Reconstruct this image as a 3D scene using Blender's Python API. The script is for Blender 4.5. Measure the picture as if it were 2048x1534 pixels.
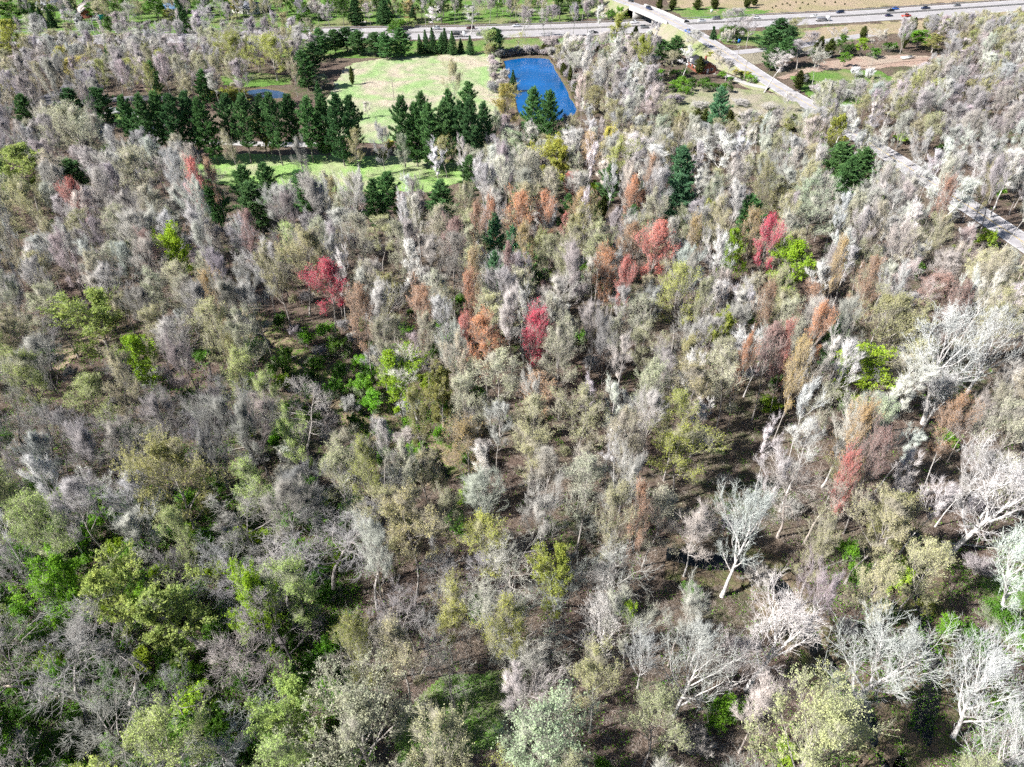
import bpy, math, random
import numpy as np
from math import radians as R, sin, cos, tan, atan2, pi, hypot

sc = bpy.context.scene
for o in list(bpy.data.objects):
    bpy.data.objects.remove(o)
COL = sc.collection
rnd = random.Random(7)

# ------------------------------------------------------------------ camera
CAM_H, PITCH, FPX = 95.0, 38.0, 1469.0          # metres, degrees below the horizon, focal length in photo pixels
cam = bpy.data.cameras.new('camera')
cam.sensor_width = 36.0
cam.lens = FPX / 2048 * 36.0
cam.clip_start = 1.0
cam.clip_end = 6000.0
cam_o = bpy.data.objects.new('camera', cam)
COL.objects.link(cam_o)
cam_o.location = (0, 0, CAM_H)
cam_o.rotation_euler = (R(90 - PITCH), 0, 0)
sc.camera = cam_o

# ------------------------------------------------------------------ sky and sun
SUN_EL, SUN_FROM = 40.0, (-cos(R(20)), -sin(R(20)))   # the sun stands to the west, a little behind the viewer
world = bpy.data.worlds.new('World')
sc.world = world
world.use_nodes = True
wn = world.node_tree
bg = wn.nodes['Background']
sky = wn.nodes.new('ShaderNodeTexSky')
sky.sky_type = 'NISHITA'
sky.sun_disc = False
sky.sun_elevation = R(SUN_EL)
sky.sun_rotation = atan2(SUN_FROM[0], SUN_FROM[1])
sky.air_density = 1.0
sky.dust_density = 0.6
wn.links.new(sky.outputs[0], bg.inputs[0])
bg.inputs[1].default_value = 0.052
sun = bpy.data.lights.new('sun', 'SUN')
sun.energy = 5.0
sun.angle = R(0.5)
sun.color = (1.0, 0.975, 0.945)
sun_o = bpy.data.objects.new('sun', sun)
COL.objects.link(sun_o)
sd = (SUN_FROM[0] * cos(R(SUN_EL)), SUN_FROM[1] * cos(R(SUN_EL)), sin(R(SUN_EL)))
from mathutils import Vector
sun_o.rotation_euler = Vector(sd).to_track_quat('Z', 'Y').to_euler()
sun_o.location = (-200, -100, 300)

sc.view_settings.view_transform = 'Standard'
sc.view_settings.look = 'None'
sc.view_settings.exposure = 1.15
sc.view_settings.gamma = 1.0
cy = sc.cycles
cy.max_bounces = 3
cy.diffuse_bounces = 1
cy.glossy_bounces = 2
cy.transmission_bounces = 2
cy.transparent_max_bounces = 4
cy.caustics_reflective = False
cy.caustics_refractive = False
cy.use_adaptive_sampling = True
cy.adaptive_threshold = 0.03
cy.use_denoising = False
cy.use_light_tree = False
cy.debug_use_spatial_splits = False

# ------------------------------------------------------------------ the photo's geometry on the ground
CP, SP = cos(R(PITCH)), sin(R(PITCH))
def G(u, v, z=0.0):
    """the point of the plane at height z that lies in the direction of photo pixel (u, v)"""
    a = (u - 1024) / FPX; b = (767 - v) / FPX
    dx, dy, dz = a, CP + b * SP, -SP + b * CP
    t = (z - CAM_H) / dz
    return (dx * t, dy * t)
def proj(x, y, z):
    rz = z - CAM_H
    d = y * CP - rz * SP
    up = y * SP + rz * CP
    return (1024 + FPX * x / d, 767 - FPX * up / d, d)
def depth_at(x, y, z=0.0):
    return y * CP - (z - CAM_H) * SP

# ------------------------------------------------------------------ materials
MATS = {}
def nodes(name):
    m = bpy.data.materials.new(name)
    m.use_nodes = True
    nt = m.node_tree
    b = nt.nodes['Principled BSDF']
    b.inputs['Specular IOR Level'].default_value = 0.2
    MATS[name] = m
    return m, nt, b
def N(nt, t, **kw):
    n = nt.nodes.new(t)
    for k, v in kw.items():
        setattr(n, k, v)
    return n
def mixc(nt, f, a, b, blend='MIX'):
    n = nt.nodes.new('ShaderNodeMix'); n.data_type = 'RGBA'; n.blend_type = blend
    for i, x in ((0, f), (6, a), (7, b)):
        if hasattr(x, 'node'): nt.links.new(x, n.inputs[i])
        elif i == 0: n.inputs[0].default_value = x
        else: n.inputs[i].default_value = (*x, 1) if len(x) == 3 else x
    return n.outputs[2]
def noise(nt, scale, detail=4, rough=0.55, vec=None, lo=0.35, hi=0.65, dist=0.0):
    n = N(nt, 'ShaderNodeTexNoise'); n.inputs['Scale'].default_value = scale; n.inputs['Detail'].default_value = detail
    n.inputs['Roughness'].default_value = rough; n.inputs['Distortion'].default_value = dist
    if vec is not None: nt.links.new(vec, n.inputs['Vector'])
    r = N(nt, 'ShaderNodeMapRange'); r.inputs[1].default_value = lo; r.inputs[2].default_value = hi
    nt.links.new(n.outputs[0], r.inputs[0])
    return r.outputs[0]
def pos(nt):
    return N(nt, 'ShaderNodeNewGeometry').outputs['Position']
def bump(nt, b, h, strength, dist):
    n = N(nt, 'ShaderNodeBump'); n.inputs['Strength'].default_value = strength; n.inputs['Distance'].default_value = dist
    nt.links.new(h, n.inputs['Height']); nt.links.new(n.outputs[0], b.inputs['Normal'])
def plain(name, col, rough=0.6, metal=0.0, spec=0.3, nscale=0, namp=0.25):
    m, nt, b = nodes(name)
    if nscale:
        f = noise(nt, nscale, vec=pos(nt))
        c = mixc(nt, f, tuple(x * (1 - namp) for x in col), tuple(min(1, x * (1 + namp)) for x in col))
        nt.links.new(c, b.inputs['Base Color'])
    else:
        b.inputs['Base Color'].default_value = (*col, 1)
    b.inputs['Roughness'].default_value = rough; b.inputs['Metallic'].default_value = metal
    b.inputs['Specular IOR Level'].default_value = spec
    return m
def tinted(name, rough=0.6, spec=0.3, mul=(1, 1, 1), coat=0.0, nscale=0, namp=0.3, metal=0.0):
    """colour comes from the object itself (paint of a car, bark of a tree)"""
    m, nt, b = nodes(name)
    oi = N(nt, 'ShaderNodeObjectInfo')
    c = mixc(nt, 1.0, oi.outputs['Color'], mul, 'MULTIPLY')
    if nscale:
        tc = N(nt, 'ShaderNodeTexCoord')
        f = noise(nt, nscale, vec=tc.outputs['Object'])
        c = mixc(nt, f, mixc(nt, 1.0, c, (1 - namp,) * 3, 'MULTIPLY'), mixc(nt, 1.0, c, (1 + namp,) * 3, 'MULTIPLY'))
    nt.links.new(c, b.inputs['Base Color'])
    b.inputs['Roughness'].default_value = rough; b.inputs['Specular IOR Level'].default_value = spec
    b.inputs['Coat Weight'].default_value = coat; b.inputs['Metallic'].default_value = metal
    return m
def foliage(name, transl=0.35, var=0.35, hue=(1.15, 1.05, 0.8), nscale=0.6):
    m = bpy.data.materials.new(name); m.use_nodes = True; nt = m.node_tree; nt.nodes.clear(); MATS[name] = m
    out = N(nt, 'ShaderNodeOutputMaterial')
    oi = N(nt, 'ShaderNodeObjectInfo'); tc = N(nt, 'ShaderNodeTexCoord')
    f = noise(nt, nscale, 3, vec=tc.outputs['Object'], lo=0.3, hi=0.7)
    c = mixc(nt, f, mixc(nt, 1.0, oi.outputs['Color'], (1 - var, 1 - var * 0.8, 1 - var), 'MULTIPLY'), mixc(nt, 1.0, oi.outputs['Color'], hue, 'MULTIPLY'))
    g = noise(nt, 9.0, 1, vec=tc.outputs['Object'], lo=0.3, hi=0.7)
    c = mixc(nt, g, mixc(nt, 1.0, c, (0.7, 0.7, 0.7), 'MULTIPLY'), mixc(nt, 1.0, c, (1.25, 1.25, 1.25), 'MULTIPLY'))
    d = N(nt, 'ShaderNodeBsdfDiffuse'); t = N(nt, 'ShaderNodeBsdfTranslucent'); mx = N(nt, 'ShaderNodeMixShader')
    nt.links.new(c, d.inputs[0]); nt.links.new(c, t.inputs[0])
    mx.inputs[0].default_value = transl
    nt.links.new(d.outputs[0], mx.inputs[1]); nt.links.new(t.outputs[0], mx.inputs[2]); nt.links.new(mx.outputs[0], out.inputs[0])
    return m
def twigmat(name, base, share):
    m = bpy.data.materials.new(name); m.use_nodes = True; nt = m.node_tree; nt.nodes.clear(); MATS[name] = m
    out = N(nt, 'ShaderNodeOutputMaterial'); d = N(nt, 'ShaderNodeBsdfDiffuse')
    oi = N(nt, 'ShaderNodeObjectInfo'); tc = N(nt, 'ShaderNodeTexCoord')
    f = noise(nt, 0.5, 2, vec=tc.outputs['Object'])
    c = mixc(nt, share, base, oi.outputs['Color'])
    c = mixc(nt, f, mixc(nt, 1.0, c, (0.82, 0.82, 0.82), 'MULTIPLY'), mixc(nt, 1.0, c, (1.15, 1.13, 1.1), 'MULTIPLY'))
    nt.links.new(c, d.inputs[0]); nt.links.new(d.outputs[0], out.inputs[0])
    return m

M_BARK = tinted('bark', 0.9, 0.1, nscale=2.5, namp=0.35)
M_TWIG = twigmat('twigs', (0.4, 0.37, 0.35), 1.0)        # bare crowns: the crown's own colour
M_TWIGB = twigmat('budded_twigs', (0.36, 0.33, 0.3), 0.35)
M_LEAF = foliage('young_leaves', 0.4)
M_BUD = foliage('buds', 0.3, 0.25, (1.1, 1.08, 0.95))
M_NEEDLE = foliage('needles', 0.32, 0.4, (1.25, 1.2, 0.9), 0.8)

def ground_mat():
    m, nt, b = nodes('forest_floor')
    p = pos(nt)
    a = mixc(nt, noise(nt, 0.9, 6, 0.7, p), (0.055, 0.04, 0.032), (0.20, 0.145, 0.118))
    a = mixc(nt, noise(nt, 0.06, 4, 0.6, p, 0.42, 0.62), a, mixc(nt, noise(nt, 1.6, 5, 0.7, p), (0.07, 0.055, 0.04), (0.24, 0.19, 0.145)))
    g = N(nt, 'ShaderNodeMath', operation='MULTIPLY')
    nt.links.new(noise(nt, 0.035, 3, 0.6, p, 0.50, 0.66), g.inputs[0]); nt.links.new(noise(nt, 0.5, 5, 0.7, p, 0.42, 0.6), g.inputs[1])
    a = mixc(nt, g.outputs[0], a, (0.06, 0.10, 0.03))
    nt.links.new(a, b.inputs['Base Color']); b.inputs['Roughness'].default_value = 0.95; b.inputs['Specular IOR Level'].default_value = 0.05
    bump(nt, b, noise(nt, 3.0, 6, 0.75, p), 0.8, 0.15)
    return m
def grass_mat(name, g1, g2, straw, lo, hi, sc1=0.05):
    m, nt, b = nodes(name)
    p = pos(nt)
    a = mixc(nt, noise(nt, 1.2, 5, 0.7, p), g1, g2)
    s = mixc(nt, noise(nt, 2.0, 4, 0.7, p), tuple(x * 0.75 for x in straw), straw)
    a = mixc(nt, noise(nt, sc1, 6, 0.62, p, lo, hi, 0.6), a, s)
    nt.links.new(a, b.inputs['Base Color']); b.inputs['Roughness'].default_value = 0.95; b.inputs['Specular IOR Level'].default_value = 0.05
    bump(nt, b, noise(nt, 2.2, 5, 0.7, p), 0.7, 0.2)
    return m
def asphalt_mat(name, col, streak=0.15):
    m, nt, b = nodes(name)
    p = pos(nt)
    a = mixc(nt, noise(nt, 0.25, 5, 0.6, p, 0.3, 0.7), tuple(x * (1 - streak) for x in col), tuple(x * (1 + streak) for x in col))
    a = mixc(nt, noise(nt, 6, 3, 0.6, p), a, mixc(nt, 1.0, a, (0.88, 0.88, 0.88), 'MULTIPLY'))
    nt.links.new(a, b.inputs['Base Color']); b.inputs['Roughness'].default_value = 0.85
    return m
def water_mat(name, col, rough, bs, bstr, spec=0.5):
    m, nt, b = nodes(name)
    p = pos(nt)
    a = mixc(nt, noise(nt, 0.06, 3, 0.5, p, 0.35, 0.7), tuple(x * 0.7 for x in col), tuple(x * 1.2 for x in col))
    nt.links.new(a, b.inputs['Base Color'])
    b.inputs['Roughness'].default_value = rough; b.inputs['Specular IOR Level'].default_value = spec; b.inputs['IOR'].default_value = 1.33
    bump(nt, b, noise(nt, bs, 3, 0.5, p, 0.2, 0.8), bstr, 0.1)
    return m
M_GROUND = ground_mat()
M_FIELD = grass_mat('field_grass', (0.20, 0.32, 0.11), (0.32, 0.42, 0.20), (0.50, 0.43, 0.33), 0.40, 0.60)
M_FIELD2 = grass_mat('strip_grass', (0.18, 0.33, 0.08), (0.30, 0.43, 0.15), (0.42, 0.42, 0.26), 0.46, 0.66)
M_MEADOW = grass_mat('meadow_grass', (0.16, 0.22, 0.07), (0.24, 0.28, 0.12), (0.36, 0.32, 0.24), 0.34, 0.56)
M_LAWN = grass_mat('lawn_grass', (0.08, 0.16, 0.035), (0.15, 0.26, 0.06), (0.26, 0.25, 0.13), 0.45, 0.65)
M_STRAW = grass_mat('dry_grass', (0.24, 0.22, 0.12), (0.34, 0.28, 0.17), (0.40, 0.31, 0.22), 0.40, 0.60)
M_DIRT = grass_mat('bare_dirt', (0.30, 0.20, 0.16), (0.40, 0.29, 0.23), (0.42, 0.34, 0.27), 0.40, 0.60)
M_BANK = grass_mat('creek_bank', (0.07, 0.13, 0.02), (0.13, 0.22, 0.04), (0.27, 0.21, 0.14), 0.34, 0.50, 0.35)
M_MUD = grass_mat('muddy_bank', (0.07, 0.09, 0.03), (0.12, 0.13, 0.05), (0.17, 0.13, 0.09), 0.34, 0.52, 0.4)  # dark brown-green mud along the water
M_ROAD = asphalt_mat('worn_asphalt', (0.38, 0.36, 0.365), 0.2)
M_HWY = asphalt_mat('pale_concrete_road', (0.36, 0.34, 0.34), 0.08)
M_DRIVE = asphalt_mat('driveway_asphalt', (0.17, 0.165, 0.175))
M_CONC = plain('concrete', (0.42, 0.40, 0.38), 0.85, nscale=1.5, namp=0.12)
M_WHITE = plain('white_paint', (0.75, 0.75, 0.73), 0.6)
M_YELLOW = plain('yellow_paint', (0.6, 0.42, 0.06), 0.6)
M_POND = water_mat('pond_water', (0.001, 0.085, 0.27), 0.16, 1.3, 0.35)  # the sky's reflected blue is put into the base colour
M_CREEK = water_mat('creek_water', (0.006, 0.008, 0.010), 0.06, 2.0, 0.1)

# ------------------------------------------------------------------ mesh helpers
def mesh_obj(name, parts, mats, parent=None, smooth=False):
    """parts: list of (verts[n,3], faces[m,k], material index); one mesh"""
    vs, loops, starts, totals, mi = [], [], [], [], []
    off = 0; ls = 0
    for V, F, k in parts:
        V = np.asarray(V, dtype=np.float64).reshape(-1, 3); F = np.asarray(F, dtype=np.int64)
        if len(F) == 0: continue
        vs.append(V); loops.append((F + off).ravel())
        n, kk = F.shape
        starts.append(ls + np.arange(n) * kk); totals.append(np.full(n, kk)); mi.append(np.full(n, k))
        off += len(V); ls += n * kk
    V = np.concatenate(vs); L = np.concatenate(loops); S = np.concatenate(starts); T = np.concatenate(totals); K = np.concatenate(mi)
    me = bpy.data.meshes.new(name)
    me.vertices.add(len(V)); me.vertices.foreach_set('co', V.astype(np.float32).ravel())
    me.loops.add(len(L)); me.loops.foreach_set('vertex_index', L.astype(np.int32))
    me.polygons.add(len(S)); me.polygons.foreach_set('loop_start', S.astype(np.int32)); me.polygons.foreach_set('loop_total', T.astype(np.int32))
    me.polygons.foreach_set('material_index', K.astype(np.int32))
    if smooth: me.polygons.foreach_set('use_smooth', np.ones(len(S), dtype=bool))
    for m in mats: me.materials.append(m)
    me.update(calc_edges=True)
    if parent is False: return me
    o = bpy.data.objects.new(name, me); COL.objects.link(o)
    if parent is not None: o.parent = parent
    return o
def tag(o, label=None, cat=None, group=None, kind=None):
    if label: o['label'] = label
    if cat: o['category'] = cat
    if group: o['group'] = group
    if kind: o['kind'] = kind
    return o
def empty(name, loc, rz=0.0):
    o = bpy.data.objects.new(name, None); COL.objects.link(o)
    o.location = loc; o.rotation_euler = (0, 0, rz); o.empty_display_size = 0.5
    return o
def box(x0, x1, y0, y1, z0, z1):
    V = [(x, y, z) for z in (z0, z1) for y in (y0, y1) for x in (x0, x1)]
    F = [(0, 2, 3, 1), (4, 5, 7, 6), (0, 1, 5, 4), (2, 6, 7, 3), (0, 4, 6, 2), (1, 3, 7, 5)]
    return np.array(V, float), np.array(F)
def inpoly(x, y, P):
    c = False; j = len(P) - 1
    for i in range(len(P)):
        xi, yi = P[i]; xj, yj = P[j]
        if (yi > y) != (yj > y) and x < (xj - xi) * (y - yi) / (yj - yi) + xi: c = not c
        j = i
    return c
def inpoly_np(X, Y, P):
    c = np.zeros(X.shape, bool); j = len(P) - 1
    for i in range(len(P)):
        xi, yi = P[i]; xj, yj = P[j]
        if yi != yj:
            c ^= ((yi > Y) != (yj > Y)) & (X < (xj - xi) * (Y - yi) / (yj - yi) + xi)
        j = i
    return c
NR = np.random.default_rng(11)
LAT = NR.random((256, 256))
def vnoise(X, Y, s):
    x = X / s; y = Y / s
    xi = np.floor(x).astype(int); yi = np.floor(y).astype(int)
    fx = x - xi; fy = y - yi
    fx = fx * fx * (3 - 2 * fx); fy = fy * fy * (3 - 2 * fy)
    g = lambda a, b: LAT[a % 256, b % 256]
    return (g(xi, yi) * (1 - fx) + g(xi + 1, yi) * fx) * (1 - fy) + (g(xi, yi + 1) * (1 - fx) + g(xi + 1, yi + 1) * fx) * fy
def fbm(X, Y, s, o=4):
    return sum(vnoise(X + 17 * k, Y - 31 * k, s / 2 ** k) / 2 ** k for k in range(o)) / (2 - 2 ** (1 - o))
def smooth_line(pts, n=8):
    P = [np.array(p, float) for p in pts]; out = []
    for i in range(len(P) - 1):
        p0 = P[max(i - 1, 0)]; p1 = P[i]; p2 = P[i + 1]; p3 = P[min(i + 2, len(P) - 1)]
        for k in range(n):
            t = k / n
            out.append(0.5 * ((2 * p1) + (-p0 + p2) * t + (2 * p0 - 5 * p1 + 4 * p2 - p3) * t * t + (-p0 + 3 * p1 - 3 * p2 + p3) * t ** 3))
    out.append(P[-1])
    return np.array(out)
def strip(line, o0, o1, z, zt=None):
    """ribbon along a ground line between side offsets o0, o1 (metres); z a number or array"""
    L = np.asarray(line)[:, :2]; d = np.gradient(L, axis=0); d /= np.linalg.norm(d, axis=1)[:, None] + 1e-9
    nrm = np.stack([-d[:, 1], d[:, 0]], 1)
    z = np.broadcast_to(np.asarray(z, float), (len(L),))
    A = np.column_stack([L + nrm * np.reshape(o0, (-1, 1)), z]); B = np.column_stack([L + nrm * np.reshape(o1, (-1, 1)), z if zt is None else np.broadcast_to(np.asarray(zt, float), (len(L),))])
    V = np.concatenate([A, B]); n = len(L)
    F = [(i + 1, i, n + i, n + i + 1) for i in range(n - 1)]
    return V, np.array(F)
def wallstrip(line, off, w, z0, z1):
    a = strip(line, off, off + w, z1); b = strip(line, off, off, z0, z1); c = strip(line, off + w, off + w, z1, z0)
    return [(a[0], a[1], 0), (b[0], b[1], 0), (c[0], c[1], 0)]
def sheet(name, poly_px, mat, z, relief, step, sc_=3.0, kind='structure'):
    P = [G(u, v) for u, v in poly_px]
    xs = [p[0] for p in P]; ys = [p[1] for p in P]
    gx = np.arange(min(xs) - step, max(xs) + 2 * step, step); gy = np.arange(min(ys) - step, max(ys) + 2 * step, step)
    X, Y = np.meshgrid(gx, gy, indexing='ij')
    wob = 3 * step
    ins = inpoly_np(X + (fbm(X, Y, 6) - .5) * wob * 2, Y + (fbm(X + 99, Y, 6) - .5) * wob * 2, P)
    e = ins.astype(float)
    for _ in range(2):
        e2 = e.copy(); e2[1:-1, 1:-1] = (e[:-2, 1:-1] + e[2:, 1:-1] + e[1:-1, :-2] + e[1:-1, 2:]) / 4; e = np.minimum(e, e2)
    Z = z + relief * e * (fbm(X, Y, sc_, 3) * 1.4 - 0.25)
    Z = np.maximum(Z, z)
    nx, ny = X.shape
    idx = np.arange(nx * ny).reshape(nx, ny)
    m = ins[:-1, :-1] & ins[1:, :-1] & ins[1:, 1:] & ins[:-1, 1:]
    F = np.stack([idx[:-1, :-1][m], idx[1:, :-1][m], idx[1:, 1:][m], idx[:-1, 1:][m]], 1)
    used = np.unique(F); remap = np.full(nx * ny, -1); remap[used] = np.arange(len(used))
    V = np.stack([X.ravel(), Y.ravel(), Z.ravel()], 1)[used]
    o = mesh_obj(name, [(V, remap[F], 0)], [mat], smooth=True)
    return tag(o, kind=kind)

# ------------------------------------------------------------------ ground
gx = np.linspace(-700, 700, 57); gy = np.linspace(-60, 1500, 60)
X, Y = np.meshgrid(gx, gy, indexing='ij')
idx = np.arange(X.size).reshape(X.shape)
F = np.stack([idx[:-1, :-1], idx[1:, :-1], idx[1:, 1:], idx[:-1, 1:]], -1).reshape(-1, 4)
tag(mesh_obj('ground', [(np.stack([X.ravel(), Y.ravel(), 0 * X.ravel()], 1), F, 0)], [M_GROUND]), kind='structure')

sheet('field', [(640, 215), (672, 160), (700, 128), (770, 116), (900, 110), (1003, 103), (1003, 125), (1012, 190), (1000, 240), (960, 255), (860, 262), (780, 290), (690, 285), (640, 260)], M_FIELD, 0.02, 0.55, 0.8, 3.5)
sheet('strip_field', [(355, 335), (375, 318), (480, 308), (640, 312), (800, 312), (940, 322), (930, 362), (860, 385), (700, 385), (540, 380), (420, 365)], M_FIELD2, 0.02, 0.5, 0.6, 3.0)
sheet('meadow', [(1310, 205), (1340, 178), (1400, 172), (1530, 182), (1600, 205), (1620, 235), (1560, 250), (1440, 240), (1340, 232)], M_MEADOW, 0.02, 0.5, 0.8)
sheet('meadow', [(1570, 150), (1640, 140), (1760, 140), (1800, 160), (1760, 200), (1690, 210), (1650, 215), (1610, 190)], M_LAWN, 0.02, 0.35, 0.8)
sheet('dirt_clearing', [(1590, 142), (1640, 125), (1720, 112), (1800, 108), (1860, 112), (1850, 132), (1760, 136), (1660, 142), (1600, 150)], M_DIRT, 0.028, 0.15, 0.8)
sheet('verge_grass', [(-60, 92), (-60, -40), (420, -40), (700, -40), (1215, -40), (1215, 40), (1000, 48), (800, 52), (500, 64), (200, 72)], M_LAWN, 0.012, 0.1, 3.0)
sheet('verge_grass', [(560, 78), (900, 82), (1100, 74), (1280, 66), (1300, 84), (1100, 92), (900, 112), (700, 118), (560, 115)], M_LAWN, 0.012, 0.15, 1.5)
sheet('verge_grass', [(1330, 18), (1400, 12), (1500, 16), (1560, 22), (1500, 34), (1380, 40)], M_LAWN, 0.022, 0.2, 1.2)
sheet('verge_grass', [(1425, 72), (1500, 62), (1600, 56), (1700, 50), (1720, 66), (1600, 76), (1560, 94), (1490, 94), (1440, 90)], M_LAWN, 0.016, 0.2, 1.2)
sheet('dry_field', [(1300, -30), (2150, -30), (2150, -6), (1880, 8), (1700, 20), (1560, 28), (1420, 28), (1340, 14)], M_STRAW, 0.012, 0.2, 2.5)
sheet('dry_field', [(1600, 60), (1700, 50), (1860, 36), (2048, 20), (2048, 40), (1860, 60), (1700, 80), (1600, 90)], M_STRAW, 0.012, 0.3, 1.5)
sheet('lawn', [(1960, 1150), (2100, 1130), (2150, 1300), (2010, 1290), (1975, 1240)], M_LAWN, 0.02, 0.1, 0.5)
sheet('lawn', [(780, 1440), (880, 1350), (1010, 1340), (1040, 1420), (990, 1490), (860, 1540), (800, 1540)], M_LAWN, 0.02, 0.15, 0.5)
sheet('dry_grass_patch', [(90, 720), (120, 690), (200, 650), (240, 640), (230, 670), (150, 720), (110, 745)], M_STRAW, 0.02, 0.3, 0.5)
sheet('lawn', [(440, 150), (510, 145), (580, 150), (590, 170), (500, 176), (440, 172)], M_LAWN, 0.02, 0.1, 1.0)
sheet('lawn', [(215, 228), (280, 222), (300, 236), (230, 246)], M_LAWN, 0.02, 0.1, 0.8)

# pond with a raised bank
def pond(name, px, mat, bankmat):
    P = smooth_line([G(u, v) for u, v in px + px[:1]], 6)[:-1]
    P = P + (np.stack([fbm(P[:, 0], P[:, 1], 7, 3), fbm(P[:, 1], P[:, 0], 7, 3)], 1) - .5) * 2.0
    c = P.mean(0); n = len(P)
    W = tag(mesh_obj(name, [(np.column_stack([np.vstack([P, c]), np.full(n + 1, 0.06)]), [(i, (i + 1) % n, n) for i in range(n)], 0)], [mat]), kind='structure')
    d = P - c; d /= np.linalg.norm(d, axis=1)[:, None]
    rings = []
    for off, z in ((-0.7, 0.03), (0.3, 0.30), (1.4, 0.42), (3.2, 0.01)):
        k = fbm(P[:, 0] * 3, P[:, 1] * 3, 5, 2)[:, None]
        rings.append(np.column_stack([P + d * off * (0.7 + 0.6 * k), z * (0.6 + 0.8 * k)]))
    V = np.concatenate(rings); F = []
    for r in range(3):
        for i in range(n):
            j = (i + 1) % n; F.append((r * n + i, r * n + j, (r + 1) * n + j, (r + 1) * n + i))
    tag(mesh_obj('pond_bank', [(V, F, 0)], [bankmat], smooth=True), kind='structure')
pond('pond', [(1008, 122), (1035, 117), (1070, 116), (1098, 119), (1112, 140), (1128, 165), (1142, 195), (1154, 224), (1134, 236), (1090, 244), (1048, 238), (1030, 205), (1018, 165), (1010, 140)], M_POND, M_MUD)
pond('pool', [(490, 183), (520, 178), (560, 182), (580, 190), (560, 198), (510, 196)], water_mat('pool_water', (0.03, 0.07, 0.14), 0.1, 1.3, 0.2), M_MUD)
pond('pool', [(-70, 405), (-20, 396), (8, 400), (8, 420), (-20, 428), (-70, 425)], MATS['pool_water'], M_STRAW)

def creek(name, px, w, bank, bmat):
    L = smooth_line([G(u, v) for u, v in px], 14)
    L = L + (np.stack([fbm(L[:, 0], L[:, 1], 5, 3), fbm(L[:, 1] + 40, L[:, 0], 5, 3)], 1) - .5) * 2.6
    kl = (0.25 + 1.5 * fbm(L[:, 0], L[:, 1], 5, 4)); kr = (0.25 + 1.5 * fbm(L[:, 0] + 70, L[:, 1], 5, 4))
    V, F = strip(L, -w / 2 * kl, w / 2 * kr, 0.05)
    tag(mesh_obj(name, [(V, F, 0)], [M_CREEK]), kind='structure')
    for s, k in ((-1, kl), (1, kr)):
        parts = []
        e0 = s * w / 2 * k * 0.9; e1 = e0 + s * 0.6; e2 = e1 + s * bank * (0.1 + 1.6 * fbm(L[:, 0] + 50 * s, L[:, 1], 3, 4)); e3 = e2 + s * 1.0
        h = 0.25 + 0.4 * fbm(L[:, 0], L[:, 1] + 30 * s, 2, 3)
        for a, b, za, zb in ((e0, e1, 0.03, h), (e1, e2, h, h * 1.1), (e2, e3, h * 1.1, 0.01)):
            V, F = strip(L, a, b, za, zb); parts.append((V, F if s < 0 else F[:, ::-1], 0))
        tag(mesh_obj('creek_bank', parts, [bmat]), kind='structure')
CREEK1 = [(470, 620), (505, 655), (545, 690), (600, 725), (640, 765), (660, 782), (700, 800), (735, 830), (790, 868), (850, 900), (900, 960)]
CREEK2 = [(1330, 1105), (1400, 1118), (1470, 1125), (1530, 1150), (1580, 1210), (1640, 1300), (1720, 1420), (1800, 1560)]
CREEK3 = [(1830, 1060), (1835, 1140), (1848, 1230), (1865, 1330), (1850, 1430), (1800, 1560)]
creek('creek', CREEK1, 1.0, 3.0, M_BANK)
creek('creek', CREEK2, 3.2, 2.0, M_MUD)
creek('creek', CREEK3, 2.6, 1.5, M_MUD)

# ------------------------------------------------------------------ roads
def road(name, line, w, mat, z=0.03, edge=True, centre=True):
    root = mesh_obj(name, [(*strip(line, -w / 2, w / 2, z), 0)], [mat])
    tag(root, kind='structure')
    z = np.asarray(z)
    if edge:
        for s in (-1, 1):
            mesh_obj('edge_line', [(*strip(line, s * (w / 2 - .45) - .08, s * (w / 2 - .45) + .08, z + 0.006), 0)], [M_WHITE], root)
    if centre:
        for s in (-.14, .14):
            mesh_obj('centre_line', [(*strip(line, s - .06, s + .06, z + 0.006), 0)], [M_YELLOW], root)
    return root
# motorway: two carriageways and a concrete median barrier
HB = smooth_line([G(u, v) for u, v in [(-160, 80), (0, 78), (380, 72), (640, 68), (900, 65), (1060, 60.5), (1200, 56), (1390, 48), (1530, 41), (1700, 32.5), (1880, 20.6), (2048, 9), (2200, -3)]], 8)
def dashes(line, off, z, root):
    V, Fs = [], []; d = 0.0; L = line; seg = np.linalg.norm(np.diff(L, axis=0), axis=1); cum = np.r_[0, np.cumsum(seg)]
    ls = np.arange(0, cum[-1] - 4, 12.0)
    for s in ls:
        t = np.array([s, s + 3.0]); p = np.stack([np.interp(t, cum, L[:, 0]), np.interp(t, cum, L[:, 1])], 1)
        dd = p[1] - p[0]; dd /= np.linalg.norm(dd); nn = np.array([-dd[1], dd[0]]); b = len(V)
        for q, o_ in ((p[0], off - .09), (p[1], off - .09), (p[1], off + .09), (p[0], off + .09)):
            V.append((*(q + nn * o_), z))
        Fs.append((b, b + 1, b + 2, b + 3))
    tag(mesh_obj('lane_dashes', [(np.array(V), np.array(Fs), 0)], [M_WHITE], root), kind='stuff')
for s, w0, w1 in ((1, 0.6, 12.6), (-1, 0.6, 14.6)):
    r_ = tag(mesh_obj('highway', [(*strip(HB, *sorted((s * w0, s * w1)), 0.034), 0)], [M_HWY]), kind='structure')
    for off in (w0 + 1.0, w1 - 2.2):
        mesh_obj('edge_line', [(*strip(HB, s * off - .08, s * off + .08, 0.040), 0)], [M_WHITE], r_)
    for off in (w0 + 4.6, w0 + 8.2):
        dashes(HB, s * off, 0.040, r_)
    dark = mesh_obj('shoulder', [(*strip(HB, *sorted((s * (w1 - 2.0), s * (w1 - 0.1))), 0.041), 0)], [M_ROAD], r_)
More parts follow.
